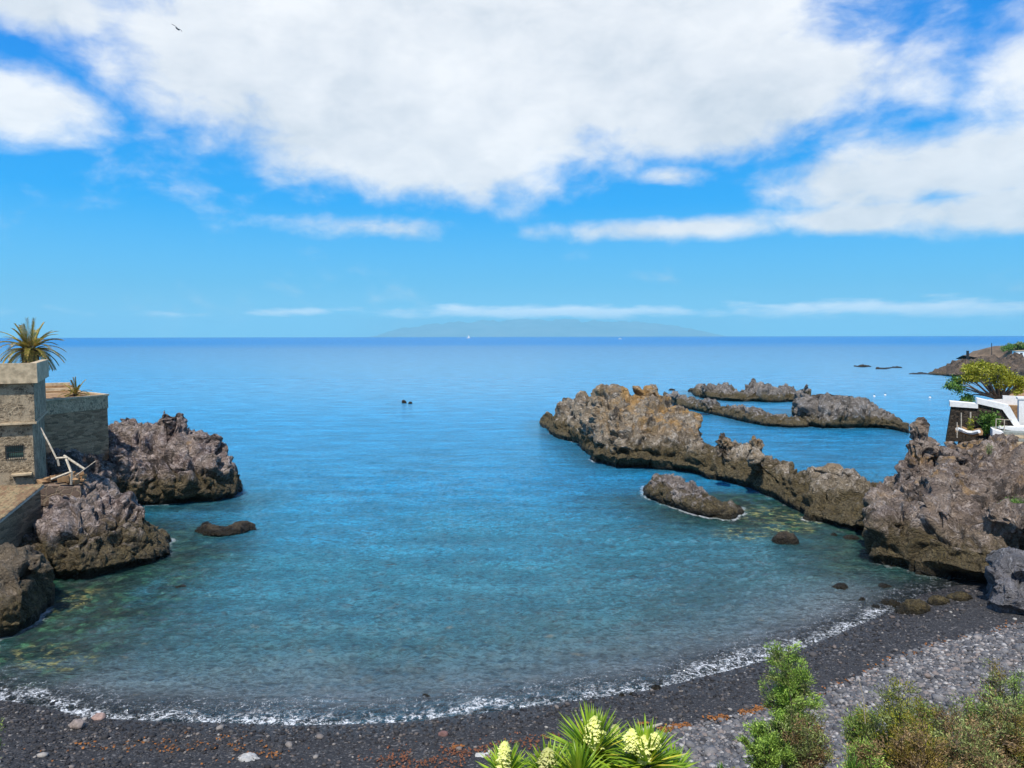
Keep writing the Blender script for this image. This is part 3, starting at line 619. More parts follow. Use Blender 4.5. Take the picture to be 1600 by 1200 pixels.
for nm, arr in (('dshore', d), ('drock', dr)):
    at = sea.data.attributes.new(nm, 'FLOAT', 'POINT'); at.data.foreach_set('value', arr.astype(np.float32))
tag(sea, kind='structure')

# ------------------------------------------------------------------ far land: the island on the horizon
isl = [(560, 527), (590, 524), (620, 513), (655, 507), (700, 503), (740, 499), (800, 498), (860, 497), (940, 499), (1000, 502), (1050, 507), (1090, 515), (1125, 524), (1160, 527)]
DI = 40000.0; u = np.linspace(0, 1, 260); v = np.linspace(-1, 1, 60)
ix = np.array([Q(a, b, DI).x for a, b in isl]); iz = np.array([Q(a, b, DI).z for a, b in isl])
XI = ix[0]+(ix[-1]-ix[0])*u; ZI = np.interp(XI, ix, iz)
XX, VV = np.meshgrid(XI, v); pf = np.clip(1-np.abs(VV), 0, 1)**.8
PN = np.stack([XX.ravel()/1500, VV.ravel()*2.2, VV.ravel()*0], 1)
rid = (1-np.abs(fbm(PN, 5, 300))*1.7).reshape(XX.shape)
ZZ = -300+(np.interp(XX, ix, iz)+300)*pf*(.72+.28*rid/1.0)
YY = DI+VV*7000
a = np.arange(XX.size).reshape(XX.shape); Fc = np.stack([a[:-1, :-1].ravel(), a[:-1, 1:].ravel(), a[1:, 1:].ravel(), a[1:, :-1].ravel()], 1)
tag(mesh_np('island_hills', np.stack([XX.ravel(), YY.ravel(), ZZ.ravel()], 1), Fc, plain('island_slope', (.16, .15, .14), .9, .3, .0006, 0), smooth=True), kind='structure')

# ------------------------------------------------------------------ frames for walls seen face on
class Frame:
    def __init__(s, px, py, Y, rz, **k):
        s.o = Q(px, py, Y); s.rz = math.radians(rz); s.e = empty(k.pop('name'), s.o, s.rz, **k)
        s.x = Vector((math.cos(s.rz), math.sin(s.rz), 0)); s.y = Vector((-math.sin(s.rz), math.cos(s.rz), 0))
    def p(s, px, py, yo=0.0):          # local x, z of a sight line on the plane local y = yo
        r = ray(px, py); c = Vector((0, 0, CAM_H)); t_ = ((s.o+s.y*yo)-c).dot(s.y)/r.dot(s.y); q = c+r*t_-s.o
        return q.dot(s.x), q.z
    def w(s, v): return s.o+s.x*v[0]+s.y*v[1]+Vector((0, 0, v[2]))
def prism(mb, P, y0, y1):              # P: list of (x, z) counter clockwise seen from the front
    n = len(P); V = [(x, y0, z) for x, z in P]+[(x, y1, z) for x, z in P]
    mb.add(V, [tuple(range(n)), tuple(range(2*n-1, n-1, -1))]+[(i, n+i, n+(i+1) % n, (i+1) % n) for i in range(n)]); return mb

def masonry(name, stone, mortar, scale=2.2, flat=1.0, mw=.06, plaster=0.0, light=1.0):
    m, t, out = material(name); tc = t('ShaderNodeTexCoord').outputs['Object']
    v = t.scaled(tc, 1, 1, flat); wn = t('ShaderNodeTexNoise', {'Vector': tc, 'Scale': 2.5, 'Detail': 3.0}).outputs['Color']
    v = t('ShaderNodeVectorMath', {0: v, 1: t('ShaderNodeVectorMath', {0: wn, 1: (.3, .3, .3)}, operation='MULTIPLY').outputs[0]}, operation='ADD').outputs[0]
    vc = t('ShaderNodeTexVoronoi', {'Vector': v, 'Scale': scale}); ed = t.voro(v, scale, 'DISTANCE_TO_EDGE')
    r = t('ShaderNodeSeparateColor', {0: vc.outputs['Color']}).outputs[0]
    c = t.mix(1.0, stone if False else t.mix(r, tuple(x*.6 for x in stone), tuple(min(1, x*1.5) for x in stone)), (light,)*3, 'MULTIPLY')
    n = t.noise(tc, 1.3, 6, .65); nf = t.noise(tc, 14, 5, .7)
    k = t.math('SUBTRACT', 1.0, t.step(ed, mw*.3, mw))
    if plaster: k = t.math('MAXIMUM', k, t.step(n, .62-plaster*.3, .72-plaster*.3))
    c = t.mix(k, c, mortar); c = t.mix(1.0, c, t.ramp(nf, [(.3, .7), (.7, 1.3)]), 'MULTIPLY')
    c = t.mix(t.step(t.noise(tc, .9, 5, .6), .55, .72), c, tuple(x*.5 for x in mortar))
    h = t.math('ADD', t.math('MULTIPLY', t.math('SUBTRACT', 1.0, k), .6), t.math('MULTIPLY', nf, .6))
    p = t('ShaderNodeBsdfPrincipled', {'Base Color': c, 'Roughness': .9, 'Specular IOR Level': .2, 'Normal': t('ShaderNodeBump', {'Height': h, 'Strength': .8, 'Distance': .06}).outputs[0]})
    t.l.new(p.outputs[0], out.inputs[0]); return m
M_house = masonry('rendered_rubble', (.20, .155, .10), (.42, .33, .22), 4.2, 1.6, .11, .55)
M_conc = plain('weathered_concrete', (.50, .39, .25), .9, .3, 3.0, .6)
M_layer = masonry('dark_layered_stone', (.33, .21, .12), (.44, .29, .17), 1.8, 4.0, .05, .1)
M_plas = masonry('grey_rubble_band', (.42, .31, .19), (.62, .47, .30), 6.0, 1.0, .1, .2)
M_earth = plain('dry_earth', (.30, .18, .09), .95, .35, 4, .7)
M_wood = plain('weathered_timber', (.46, .40, .31), .85, .3, 9, .5)
M_white = plain('white_render', (.74, .74, .72), .8, .07, 5, .25)
M_darkm = plain('black_iron', (.02, .02, .02), .6, .2, 9, .2)
M_glass = plain('green_glass', (.07, .14, .12), .15, .2, 2, .05, spec=.6)

# ---- stone house on the left
h = Frame(58, 750, 42, 28, name='stone_house', label='weathered stone house with a barred window at the left edge of the view', cat='house')
px_ = lambda a, b, yo=0.0: h.p(a, b, yo)
zt1 = px_(58, 598)[1]; zt0 = px_(58, 567)[1]; zl = px_(58, 659)[1]; L = -9.5; D = 7.5
MB().box(((L+.05)/2, D/2, (zt1+zl)/2), (abs(L), D, zt1-zl)).build('wall', M_house, h.e)
x0, zb = px_(8, 719); x1, zt = px_(37, 695)
mb = MB(); y_ = .14
def slab(mb, xa, xb, za, zb_, ya=y_, yb=D): mb.box(((xa+xb)/2, (ya+yb)/2, (za+zb_)/2), (xb-xa, yb-ya, zb_-za))
slab(mb, L, x0, -1.5, zl-.1); slab(mb, x1, -.12, -1.5, zl-.1); slab(mb, x0, x1, -1.5, zb); slab(mb, x0, x1, zt, zl-.1); slab(mb, x0, x1, zb, zt, .55, D)
mb.build('wall', M_house, h.e)
MB().box((L/2+.02, D/2-.05, zl-.05), (abs(L)+.18, D+.2, .1)).build('ledge', M_conc, h.e)
mb = MB(); t0 = zt0-zt1
slab(mb, L-.2, .25, zt1+.002, zt0, -.28, .1); slab(mb, -.12, .25, zt1+.002, zt0, .1, D); slab(mb, L-.2, -.12, zt1+.002, zt1+.25, .1, D)
mb.build('parapet', M_conc, h.e)
wd = MB(); f_ = .05
for (a_, b_, c_, d_) in ((x0, x1, zb, zb+f_), (x0, x1, zt-f_, zt), (x0, x0+f_, zb+f_, zt-f_), (x1-f_, x1, zb+f_, zt-f_)): slab(wd, a_, b_, c_, d_, .30, .38)
win = wd.build('window', M_wood, h.e)
pn = MB(); slab(pn, x0+f_, x1-f_, zb+f_, zt-f_, .345, .36); pn.build('pane', M_glass, win)
bars = MB()
for k in range(9): xx = x0+(x1-x0)*(k+.5)/9; bars.tube([(xx, .08, zb-.04), (xx, .08, zt+.04)], .013, 6)
for zz in (zb+.1, (zb+zt)/2, zt-.05): bars.tube([(x0-.05, .08, zz), (x1+.05, .08, zz)], .014, 6)
bars.build('bars', M_darkm, win)
a0_ = px_(18, 742); a1_ = px_(50, 739); MB().box(((a0_[0]+a1_[0])/2, -.02, a0_[1]), (a1_[0]-a0_[0], .5, .1)).build('sill', M_conc, h.e)

# ---- terrace block behind the house
zt_ = Q(62, 626, 50).z
A = Q(58, 626, 50); B = Q(167, 615, 55.4); A.z = B.z = zt_; C = Vector((-34.6, 58.6, zt_)); Dd = Vector((-38.5, 53, zt_))
tb = empty('garden_terrace', Vector((A.x, A.y, 3.5)), 0, 'walled garden terrace of dark layered stone with a pale band on top, behind the house', 'terrace')
def quadwall(poly, z0, z1, mat, name, parent, off=(0, 0, 0), out_=0.0):
    c = sum((Vector(p) for p in poly), Vector())/len(poly); P = [Vector(p)+(Vector(p)-c).normalized()*out_ for p in poly]
    o = Vector(off); mb = MB(); mb.hexa([(p.x-o.x, p.y-o.y, z0-o.z) for p in P]+[(p.x-o.x, p.y-o.y, z1-o.z) for p in P]); return mb.build(name, mat, parent)
zb1 = zt_-1.05
quadwall([A, B, C, Dd], 3.5, zb1, M_layer, 'retaining_wall', tb, tb.location, .0)
quadwall([A, B, C, Dd], zb1+.002, zt_-.1, M_plas, 'stone_band', tb, tb.location, .06)
quadwall([A, B, C, Dd], zt_-.098, zt_-.03, M_earth, 'soil', tb, tb.location, -.1)
mb = MB(); o_ = tb.location
for P0, P1 in ((A, B), (B, C)):
    dv = (P1-P0); an = math.atan2(dv.y, dv.x); cc = (P0+P1)/2; mb.box((cc.x-o_.x, cc.y-o_.y, zt_-.04-o_.z), (dv.length+.1, .28, .12), Matrix.Rotation(an, 3, 'Z'))
mb.build('coping', M_conc, tb)
st = empty('garden_steps', Q(92, 618, 57.5), math.radians(28), 'flight of brown earthen steps above the garden terrace', 'steps')
for k in range(5): MB().box((-.6-.12*k, .45*k+.6, .02+.19*k), (4.6-.28*k, .46, .19*1.0+.1*(k == 0))).build('step', M_earth if k % 2 else M_conc, st)

# ---- palms
def blades(name, P, Dv, L, W, mat, parent, fold=.3, droop=.25, seg=3, up=None, seed=0):
    """many tapered leaf blades in one mesh: P base points, Dv directions, L lengths, W widths"""
    P = np.asarray(P, float); Dv = np.asarray(Dv, float); n = len(P); Dv = Dv/np.linalg.norm(Dv, axis=1)[:, None]
    upv = np.array([0, 0, 1.]) if up is None else np.asarray(up, float)
    s_ = np.cross(Dv, upv); s_ /= np.maximum(1e-6, np.linalg.norm(s_, axis=1))[:, None]; nn = np.cross(s_, Dv)
    rows = []; prof = [.55, 1, .75, 0.02] if seg == 3 else [.6, 1.0, .95, .7, .35, .02]
    seg = len(prof)-1
    for i, pw in enumerate(prof):
        tt = i/seg; c = P+Dv*(L*tt)[:, None]; c[:, 2] -= droop*L*tt*tt
        rows.append(c+s_*(W*pw/2)[:, None]+nn*(W*pw*fold)[:, None]); rows.append(c); rows.append(c-s_*(W*pw/2)[:, None]+nn*(W*pw*fold)[:, None])
    V = np.stack(rows, 1); m_ = V.shape[1]; T = []
    for i in range(seg):
        b = 3*i; T += [[b, b+1, b+4, b+3], [b+1, b+2, b+5, b+4]]
    Fc = np.array(T)[None]+(np.arange(n)*m_)[:, None, None]
    return mesh_np(name, V.reshape(-1, 3), Fc.reshape(-1, 4), mat, parent, smooth=False)
def leafm(name, stops, rough=.5, trans=.25, spec=.35):
    m, t, out = material(name); g = t('ShaderNodeNewGeometry'); c = t.ramp(g.outputs['Random Per Island'], stops)
    n = t.noise(g.outputs['Position'], 1.7, 4, .6); c = t.mix(1.0, c, t.ramp(n, [(.35, .72), (.65, 1.25)]), 'MULTIPLY')
    p = t('ShaderNodeBsdfPrincipled', {'Base Color': c, 'Roughness': rough, 'Specular IOR Level': spec}); tl = t('ShaderNodeBsdfTranslucent', {'Color': c})
    mx = t('ShaderNodeMixShader', {0: trans, 1: p.outputs[0], 2: tl.outputs[0]}); t.l.new(mx.outputs[0], out.inputs[0]); return m
LM_palm = leafm('palm_leaf', [(0, (0.138, 0.163, 0.0356)), (.5, (0.275, 0.285, 0.0624)), (.8, (0.551, 0.371, 0.107)), (1, (0.772, 0.437, 0.196))])
LM_yucca = leafm('yucca_leaf', [(0, (0.109, 0.214, 0.0138)), (.5, (0.281, 0.446, 0.0287)), (.9, (0.522, 0.628, 0.0575)), (1, (0.76, 0.546, 0.092))], .4, .3, .5)
LM_petal = leafm('yucca_petal', [(0, (0.72, 0.75, 0.196)), (1, (0.88, 0.88, 0.406))], .6, .3)
LM_ygreen = leafm('yellow_green_leaf', [(0, (.15, .17, .012)), (.5, (.30, .31, .02)), (1, (.46, .44, .05))])
LM_green = leafm('fresh_green_leaf', [(0, (.04, .10, .015)), (.5, (.10, .22, .03)), (1, (.22, .36, .06))])
LM_tam = leafm('feathery_leaf', [(0, (0.0854, 0.155, 0.0297)), (.5, (0.223, 0.369, 0.0594)), (1, (0.462, 0.641, 0.119))])
LM_olive = leafm('dusty_olive_leaf', [(0, (0.0851, 0.121, 0.0324)), (.5, (0.222, 0.275, 0.081)), (1, (0.443, 0.505, 0.179))])
LM_dry = leafm('dry_leaf', [(0, (0.121, 0.081, 0.0405)), (.5, (0.284, 0.189, 0.0878)), (1, (0.486, 0.338, 0.162))])
LM_must = leafm('mustard_leaf', [(0, (.13, .10, .02)), (.5, (.27, .21, .04)), (1, (.40, .30, .07))])
M_bark = plain('brown_bark', (.10, .075, .055), .95, .35, 8, .8)
M_barkg = plain('grey_bark', (.17, .15, .13), .95, .35, 8, .8)
def palm(loc, name, lab, trunk_h, tr, nf_, fl, seed, cat='palm'):
    r = random.Random(seed); root = empty(name, loc, 0, lab, cat)
    if trunk_h > 0:
        pts = [(0, 0, trunk_h*k/10) for k in range(11)]; MB().tube(pts, [tr*(1.1+.12*(k % 2)+(.25 if k > 7 else 0)) for k in range(11)], 10).build('trunk', M_bark, root)
        P, Dv, L, W = [], [], [], []
        for k in range(90):
            a = r.uniform(0, 6.28); z = trunk_h*r.uniform(.55, 1.0); P.append((math.cos(a)*tr, math.sin(a)*tr, z)); Dv.append((math.cos(a)*.6, math.sin(a)*.6, .9)); L.append(.28*tr/.25); W.append(.16*tr/.25)
        blades('leaf_base', P, Dv, np.array(L), np.array(W), M_bark, root)
    for k in range(nf_):
        a = k*2.39996+r.uniform(-.2, .2); el_ = math.radians(88-118*(k/nf_)**.85+r.uniform(-6, 6)); ln = fl*r.uniform(.85, 1.1)
        P, Dv, L, W, axis = [], [], [], [], []; N = 24
        c = Vector((math.cos(a)*tr*.4, math.sin(a)*tr*.4, trunk_h)); d = Vector((math.cos(a)*math.cos(el_), math.sin(a)*math.cos(el_), math.sin(el_))); side = Vector((-math.sin(a), math.cos(a), 0))
        for i in range(N+1):
            axis.append(c.copy()); f_ = i/N
            if i > 2:
                for sg in (-1, 1):
                    for q in (0, .5):
                        dd = (d*.75+side*sg*(.95-.35*f_)+Vector((0, 0, .2))).normalized(); P.append(c+d*(ln/N*q)); Dv.append(dd); L.append(ln*.23*(1-.5*f_)*r.uniform(.8, 1.1)); W.append(.03)
            c = c+d*ln/N; d = (d+Vector((0, 0, -.03-.055*f_*max(0.25, math.cos(el_))))).normalized()
        fo = blades('frond', [tuple(p) for p in P], [tuple(p) for p in Dv], np.array(L), np.array(W), LM_palm, root, droop=.1)
        MB().tube(axis, [.022*fl/2.1*(1-.7*i/N) for i in range(N+1)], 4).build('midrib', LM_palm, fo)
    return root
pb = Q(47, 546, 49.5); palm((pb.x, pb.y, pb.z-3.9), 'palm_tree', 'stout palm tree rising behind the parapet of the stone house', 3.9, .36, 60, 1.95, 7)
pb2 = Q(118, 614, 54.5); palm((pb2.x, pb2.y, zt_-.1), 'young_palm', 'small young palm growing on the garden terrace', .15, .12, 26, 1.15, 8)

# ---- tiled shed
P0 = Q(69, 757, 41); P1 = Q(0, 813, 36.3); vv = (P1-P0); ln = vv.length*1.75; vd = vv.normalized(); lf = Vector((-vd.y, vd.x, 0)).normalized()
if lf.x > 0: lf = -lf
sd = empty('tiled_shed', P0, 0, 'low shed with a mossy clay tile roof in front of the stone house', 'shed')
nrm = vd.cross(lf).normalized(); nrm = nrm if nrm.z > 0 else -nrm
V = []; nu = int(ln/.08); W_ = 7.0; nvv = int(W_/.035)
for i in range(nu+1):
    for j in range(nvv+1):
        s1 = i*ln/nu; s2 = j*W_/nvv; hh = .055*abs(math.sin(math.pi*s2/.24))+.05*((s1 % .36)/.36)+.012*math.sin(7*s1+3*s2)
        V.append(tuple(vd*s1+lf*s2+nrm*hh))
Fq = np.array([[i*(nvv+1)+j, i*(nvv+1)+j+1, (i+1)*(nvv+1)+j+1, (i+1)*(nvv+1)+j] for i in range(nu) for j in range(nvv)])
m, t, out = material('clay_tiles'); tc = t('ShaderNodeTexCoord').outputs['Object']; n1 = t.noise(tc, 1.5, 6, .65); n2 = t.noise(tc, 9, 5, .65)
c = t.mix(t.step(n1, .4, .6), (.20, .125, .075), (.30, .225, .13)); c = t.mix(t.step(n2, .5, .66), c, (.13, .12, .07))
p = t('ShaderNodeBsdfPrincipled', {'Base Color': c, 'Roughness': .95, 'Specular IOR Level': .1, 'Normal': t('ShaderNodeBump', {'Height': n2, 'Strength': .6, 'Distance': .04}).outputs[0]}); t.l.new(p.outputs[0], out.inputs[0])
rf_ = mesh_np('roof', V, Fq, m, sd)
mb = MB(); w0 = lf*0.0; e_ = vd*ln
th_ = nrm*-.14; mb.hexa([w0+th_, e_+th_, e_+lf*W_+th_, lf*W_+th_, w0-nrm*.01, e_-nrm*.01, e_+lf*W_-nrm*.01, lf*W_-nrm*.01]); mb.build('roof_deck', M_wood, sd)
mb = MB(); i0 = lf*.22+nrm*-.145; mb.hexa([i0+Vector((0, 0, -2.6)), i0+e_*.97+Vector((0, 0, -1.2)), i0+e_*.97+lf*6+Vector((0, 0, -1.2)), i0+lf*6+Vector((0, 0, -2.6)), i0, i0+e_*.97, i0+e_*.97+lf*6, i0+lf*6]); mb.build('wall', masonry('dark_boards', (.20, .145, .09), (.27, .20, .13), 1.5, 5, .06, .1), sd)

# ---- debris, poles and pipes below the house
def stick(name, pts, rad, mat, lab, cat, group=None):
    P = [Q(*p) for p in pts]; o = P[0]; e = MB().tube([p-o for p in P], rad, 8).build(name, mat); e.location = o; return tag(e, lab, cat, group)
stick('drain_pipe', [(63, 668, 42.4), (76, 692, 42.2), (89, 718, 42)], .05, M_wood, 'whitish pipe slanting down from the corner of the stone house', 'pipe')
stick('drain_pipe', [(62, 828, 39.4), (70, 838, 39.2), (81, 847, 39)], .06, M_wood, 'short white pipe sticking out under the tiled shed', 'pipe')
stick('pole', [(112, 748, 41.5), (150, 720, 42.5)], .022, M_wood, 'thin pole leaning out over the rocks from the timber frame', 'pole')
stick('plank', [(100, 712, 42.5), (132, 733, 42.3)], .07, M_wood, 'plank lying on the earth ledge right of the pipe', 'plank')
tf = empty('timber_frame', Q(98, 752, 41.3), 0, 'broken pale timber frame standing on the ledge beside the house', 'timber frame'); o_ = tf.location
for pa, pb_ in (((80, 749, 41), (112, 737, 41.3)), ((112, 737, 41.3), (111, 757, 41.3)), ((88, 716, 42), (106, 715, 42.2)), ((103, 716, 42.2), (111, 737, 41.4)), ((90, 718, 42), (92, 728, 42))):
    a_, b_ = Q(*pa)-o_, Q(*pb_)-o_; MB().tube([a_, b_], .065, 4).build('beam', M_wood, tf)
lw = Frame(64, 758, 41.8, 24, name='rubble_ledge', label='earth topped rubble ledge at the foot of the stone house', cat='ledge')
mb = MB(); prism(mb, [lw.p(60, 790), lw.p(128, 790), lw.p(126, 762), lw.p(60, 758)], 0, 3.0); mb.build('rubble_wall', masonry('brown_rubble', (.17, .12, .09), (.26, .2, .14), 2.4, 1, .08, .2), lw.e)
mb = MB(); r_ = random.Random(3)
for k in range(26):
    a_ = lw.p(62+r_.uniform(0, 60), 756+r_.uniform(-2, 3)); mb.box((a_[0], r_.uniform(.1, 2.6), a_[1]+r_.uniform(0, .25)), (r_.uniform(.2, .6), r_.uniform(.2, .6), r_.uniform(.1, .35)), Euler((r_.uniform(-.4, .4), r_.uniform(-.4, .4), r_.uniform(0, 3))).to_matrix())
mb.build('rubble', M_earth, lw.e)
lw2 = Frame(72, 882, 39.2, 20, name='stone_wall', label='short dry stone wall with a pale top wedged between the two left outcrops', cat='wall')
mb = MB(); prism(mb, [lw2.p(66, 900), lw2.p(124, 890), lw2.p(127, 850), lw2.p(72, 856)], 0, 1.6); mb.build('wall', M_layer, lw2.e)
mb = MB(); prism(mb, [lw2.p(71, 856), lw2.p(128, 850), lw2.p(128, 847), lw2.p(71, 853)], -.06, 1.6); mb.build('coping', M_conc, lw2.e)

# ------------------------------------------------------------------ right terrace
zT = Q(1486, 630, 55).z
quadwall([Vector((36.5, 57.0, 0)), Vector((70, 40.0, 0)), Vector((90, 80, 0)), Vector((52, 75, 0))], -1, zT-.3, M_earth, 'terrace_ground', None)['kind'] = 'structure'
M_dry = masonry('dark_dry_stone', (.055, .042, .03), (.012, .01, .008), 3.6, 1.7, .08, 0)
tw = Frame(1480, 674, 55, -28, name='terrace_wall', label='dark dry stone terrace wall with a white stepped coping above the cliff', cat='wall')
mb = MB(); prism(mb, [tw.p(1478, 690), tw.p(1606, 690), tw.p(1592, 668), tw.p(1568, 639), tw.p(1527, 630), tw.p(1526, 636), tw.p(1487, 634)], 0, .9); mb.build('masonry', M_dry, tw.e)
mb = MB(); prism(mb, [tw.p(1484, 635), tw.p(1528, 638), tw.p(1528, 631), tw.p(1484, 627)], -.12, 1.1); prism(mb, [tw.p(1526.5, 630.5), tw.p(1572, 641), tw.p(1576, 633), tw.p(1526.5, 622)], -.14, 1.1)
prism(mb, [tw.p(1566, 640), tw.p(1588, 671), tw.p(1596, 668), tw.p(1577, 634)], -.2, -.145); mb.build('coping', M_white, tw.e)
pw = Frame(1566, 632, 57, -28, name='white_parapet', label='low white parapet with a yellow lattice behind the terrace wall', cat='parapet')
mb = MB(); prism(mb, [pw.p(1540, 632), pw.p(1640, 636), pw.p(1640, 622), pw.p(1567, 618), pw.p(1567, 624), pw.p(1540, 625)], 0, .3); mb.build('wall', M_white, pw.e)
mb = MB()
for k in range(6):
    a_, b_ = pw.p(1576+k*3.2, 633, -.3), pw.p(1576+k*3.2, 652, -.3); mb.tube([(a_[0], -.3, a_[1]), (b_[0], -.3, b_[1])], .025, 4)
for k in range(5):
    a_, b_ = pw.p(1575, 634+k*4, -.3), pw.p(1594, 635+k*4, -.3); mb.tube([(a_[0], -.3, a_[1]), (b_[0], -.3, b_[1])], .025, 4)
mb.build('lattice', plain('yellow_paint', (.62, .48, .12), .7, .1), pw.e)
wp = Frame(1592, 670, 54, -28, name='white_pillar', label='white rendered pillar at the right edge of the view beside the steps', cat='pillar')
mb = MB(); prism(mb, [wp.p(1592, 674), wp.p(1640, 676), wp.p(1640, 624), wp.p(1592, 624)], 0, .8); mb.build('shaft', M_white, wp.e)
mb = MB(); prism(mb, [wp.p(1590, 624), wp.p(1642, 624), wp.p(1642, 621), wp.p(1590, 621)], -.06, .86); mb.build('cap', M_white, wp.e)
ws = Frame(1551, 690, 51.5, -28, name='white_steps', label='white steps with grey treads leading down from the pillar', cat='steps')
mb = MB(); prism(mb, [ws.p(1551, 692), ws.p(1568, 694), ws.p(1568, 676), ws.p(1551, 671)], 0, 1.6); prism(mb, [ws.p(1551, 671.2), ws.p(1600, 676, 1.7), ws.p(1640, 676, 1.7), ws.p(1640, 668, 1.7), ws.p(1560, 667, 1.7)], 1.7, 3.0); mb.build('side_wall', M_white, ws.e)
for k in range(4):
    a_ = ws.p(1568, 676+k*4.2, 0); MB().box((a_[0]+2.2, 1.0-.3*k, a_[1]-.08), (4.4, 1.2, .17)).build('step', M_conc if k % 2 else plain('grey_tread', (.22, .24, .22), .9), ws.e)
pc = Frame(1495, 676, 52.5, -28, name='planter_kerb', label='low white kerb of a planting bed at the cliff top', cat='kerb')
mb = MB(); pts = [(1496, 669), (1503, 672), (1512, 675.5), (1521, 676), (1530, 673)]; P = [pc.p(*q) for q in pts]
mb.tube([(q[0], .12*k*(4-k), q[1]-.05) for k, q in enumerate(P)], .14, 6); pk_ = mb.build('kerb', M_white, pc.e)
MB().tube([(q[0]+.1, .5+.1*k*(4-k), q[1]-.12) for k, q in enumerate(P)], .3, 6).build('soil', M_earth, pc.e)
stick('post', [(1502, 669, 52.6), (1502, 645, 52.6)], .035, M_wood, 'taller thin pale post at the left end of the planting bed', 'post')
stick('post', [(1495.5, 684, 51.6), (1495.5, 660, 51.6)], .035, M_wood, 'lowest thin post at the cliff edge left of the white kerb', 'post')
stick('post', [(1516.5, 670, 52.8), (1516.5, 644, 52.8)], .05, M_wood, 'post wrapped in a climbing plant between the pale post and the green bush', 'post')
hr = empty('handrail', Q(1556, 670, 52), 0, 'pale metal handrail at the head of the white steps', 'handrail'); o_ = hr.location
for q in ((1556, 671), (1569, 673)): MB().tube([Q(*q, 52)-o_, Q(q[0]+.5, q[1]-17, 52)-o_], .03, 6).build('post', M_wood, hr)
MB().tube([Q(1556, 654.5, 52)-o_, Q(1569, 656, 52)-o_, Q(1586, 656, 53.5)-o_], .03, 6).build('rail', M_wood, hr)

# ------------------------------------------------------------------ trees and shrubs
def foliage(name, C, spread, n, lsz, mat, parent, seed, aspect=.45, upb=.3, dirs=None):
    r = np.random.default_rng(seed); C = np.asarray(C); i = r.integers(0, len(C), n)
    P = C[i]+r.normal(0, 1, (n, 3))*np.asarray(spread); Dv = r.normal(0, 1, (n, 3)); Dv[:, 2] += upb
    if dirs is not None: Dv = Dv*.55+np.asarray(dirs)[i]*1.2
    Dv /= np.linalg.norm(Dv, axis=1)[:, None]; S = np.cross(Dv, r.normal(0, 1, (n, 3))); S /= np.linalg.norm(S, axis=1)[:, None]
    L = lsz*r.uniform(.6, 1.4, n); W = L*aspect
    V = np.stack([P, P+Dv*(L*.5)[:, None]+S*(W/2)[:, None], P+Dv*L[:, None], P+Dv*(L*.5)[:, None]-S*(W/2)[:, None]], 1)
    Fc = np.array([[0, 1, 2, 3]])[None]+(np.arange(n)*4)[:, None, None]
    return mesh_np(name, V.reshape(-1, 3), Fc.reshape(-1, 4), mat, parent)
def shrub(px, py, Y, wpx, top, lab, mats, n, seed, lsz=.06, stems=9, bark=M_bark, name='shrub', cat='shrub', group=None, lean=0, base=None, twigs=9, thick=.022, asp=.3, spr=.07):
    """px,py: where the foot is (may be hidden), top: py of the highest twig, wpx: width in px"""
    r = random.Random(seed); b = Q(px, py, Y)
    if base is not None: b.z = base
    Hh = (Q(px, top, Y).z-b.z)*(1.28 if Y < 15 else 1.0); R = wpx/2*Y/F_PX; root = empty(name, b, 0, lab, cat, group); mb = MB(); C = []; DD = []
    for k in range(stems):
        a = k*2.4+r.uniform(-.4, .4); rr = R*math.sqrt(r.uniform(.02, 1)); hh = Hh*(1-.45*(rr/R)**2)*r.uniform(.72, 1.0)
        tip = Vector((math.cos(a)*rr+lean, math.sin(a)*rr, hh)); p0 = Vector((r.uniform(-.1, .1)*R, r.uniform(-.1, .1)*R, -.3)); pts = []
        for i in range(9):
            f_ = i/8; p = p0.lerp(tip, f_); p.x += .10*R*math.sin(3*f_+k); p.y += .10*R*math.cos(4*f_+k); p.x -= (tip.x*.3)*(math.sin(math.pi*f_)); pts.append(p)
        mb.tube(pts, [thick*(1.1-i/8) for i in range(9)], 5)
        for j in range(twigs):
            f_ = r.uniform(.3, .98); q = pts[int(f_*8)].copy(); d = Vector((r.gauss(0, 1), r.gauss(0, 1), r.uniform(.1, 1.3))).normalized(); l_ = R*r.uniform(.2, .5)
            tp = [q+d*l_*u_+Vector((0, 0, -.12*l_*u_*u_)) for u_ in (0, .33, .66, 1)]; mb.tube(tp, [thick*.4, thick*.32, thick*.24, thick*.12], 3, cap=False)
            for u_ in (.25, .4, .55, .7, .85, 1.0): C.append(tuple(q+d*l_*u_)); DD.append(tuple(d))
    mb.build('branches', bark, root)
    C = np.array(C); DD = np.array(DD); rr_ = np.random.default_rng(seed)
    for k, mt in enumerate(mats):
        sel = (np.arange(len(C))//6) % len(mats) == k
        foliage('foliage', C[sel], (spr,)*3, int(n*(1.7 if Y < 15 else 1))//len(mats), lsz, mt, root, seed*7+k, aspect=asp, dirs=DD[sel])
    return root
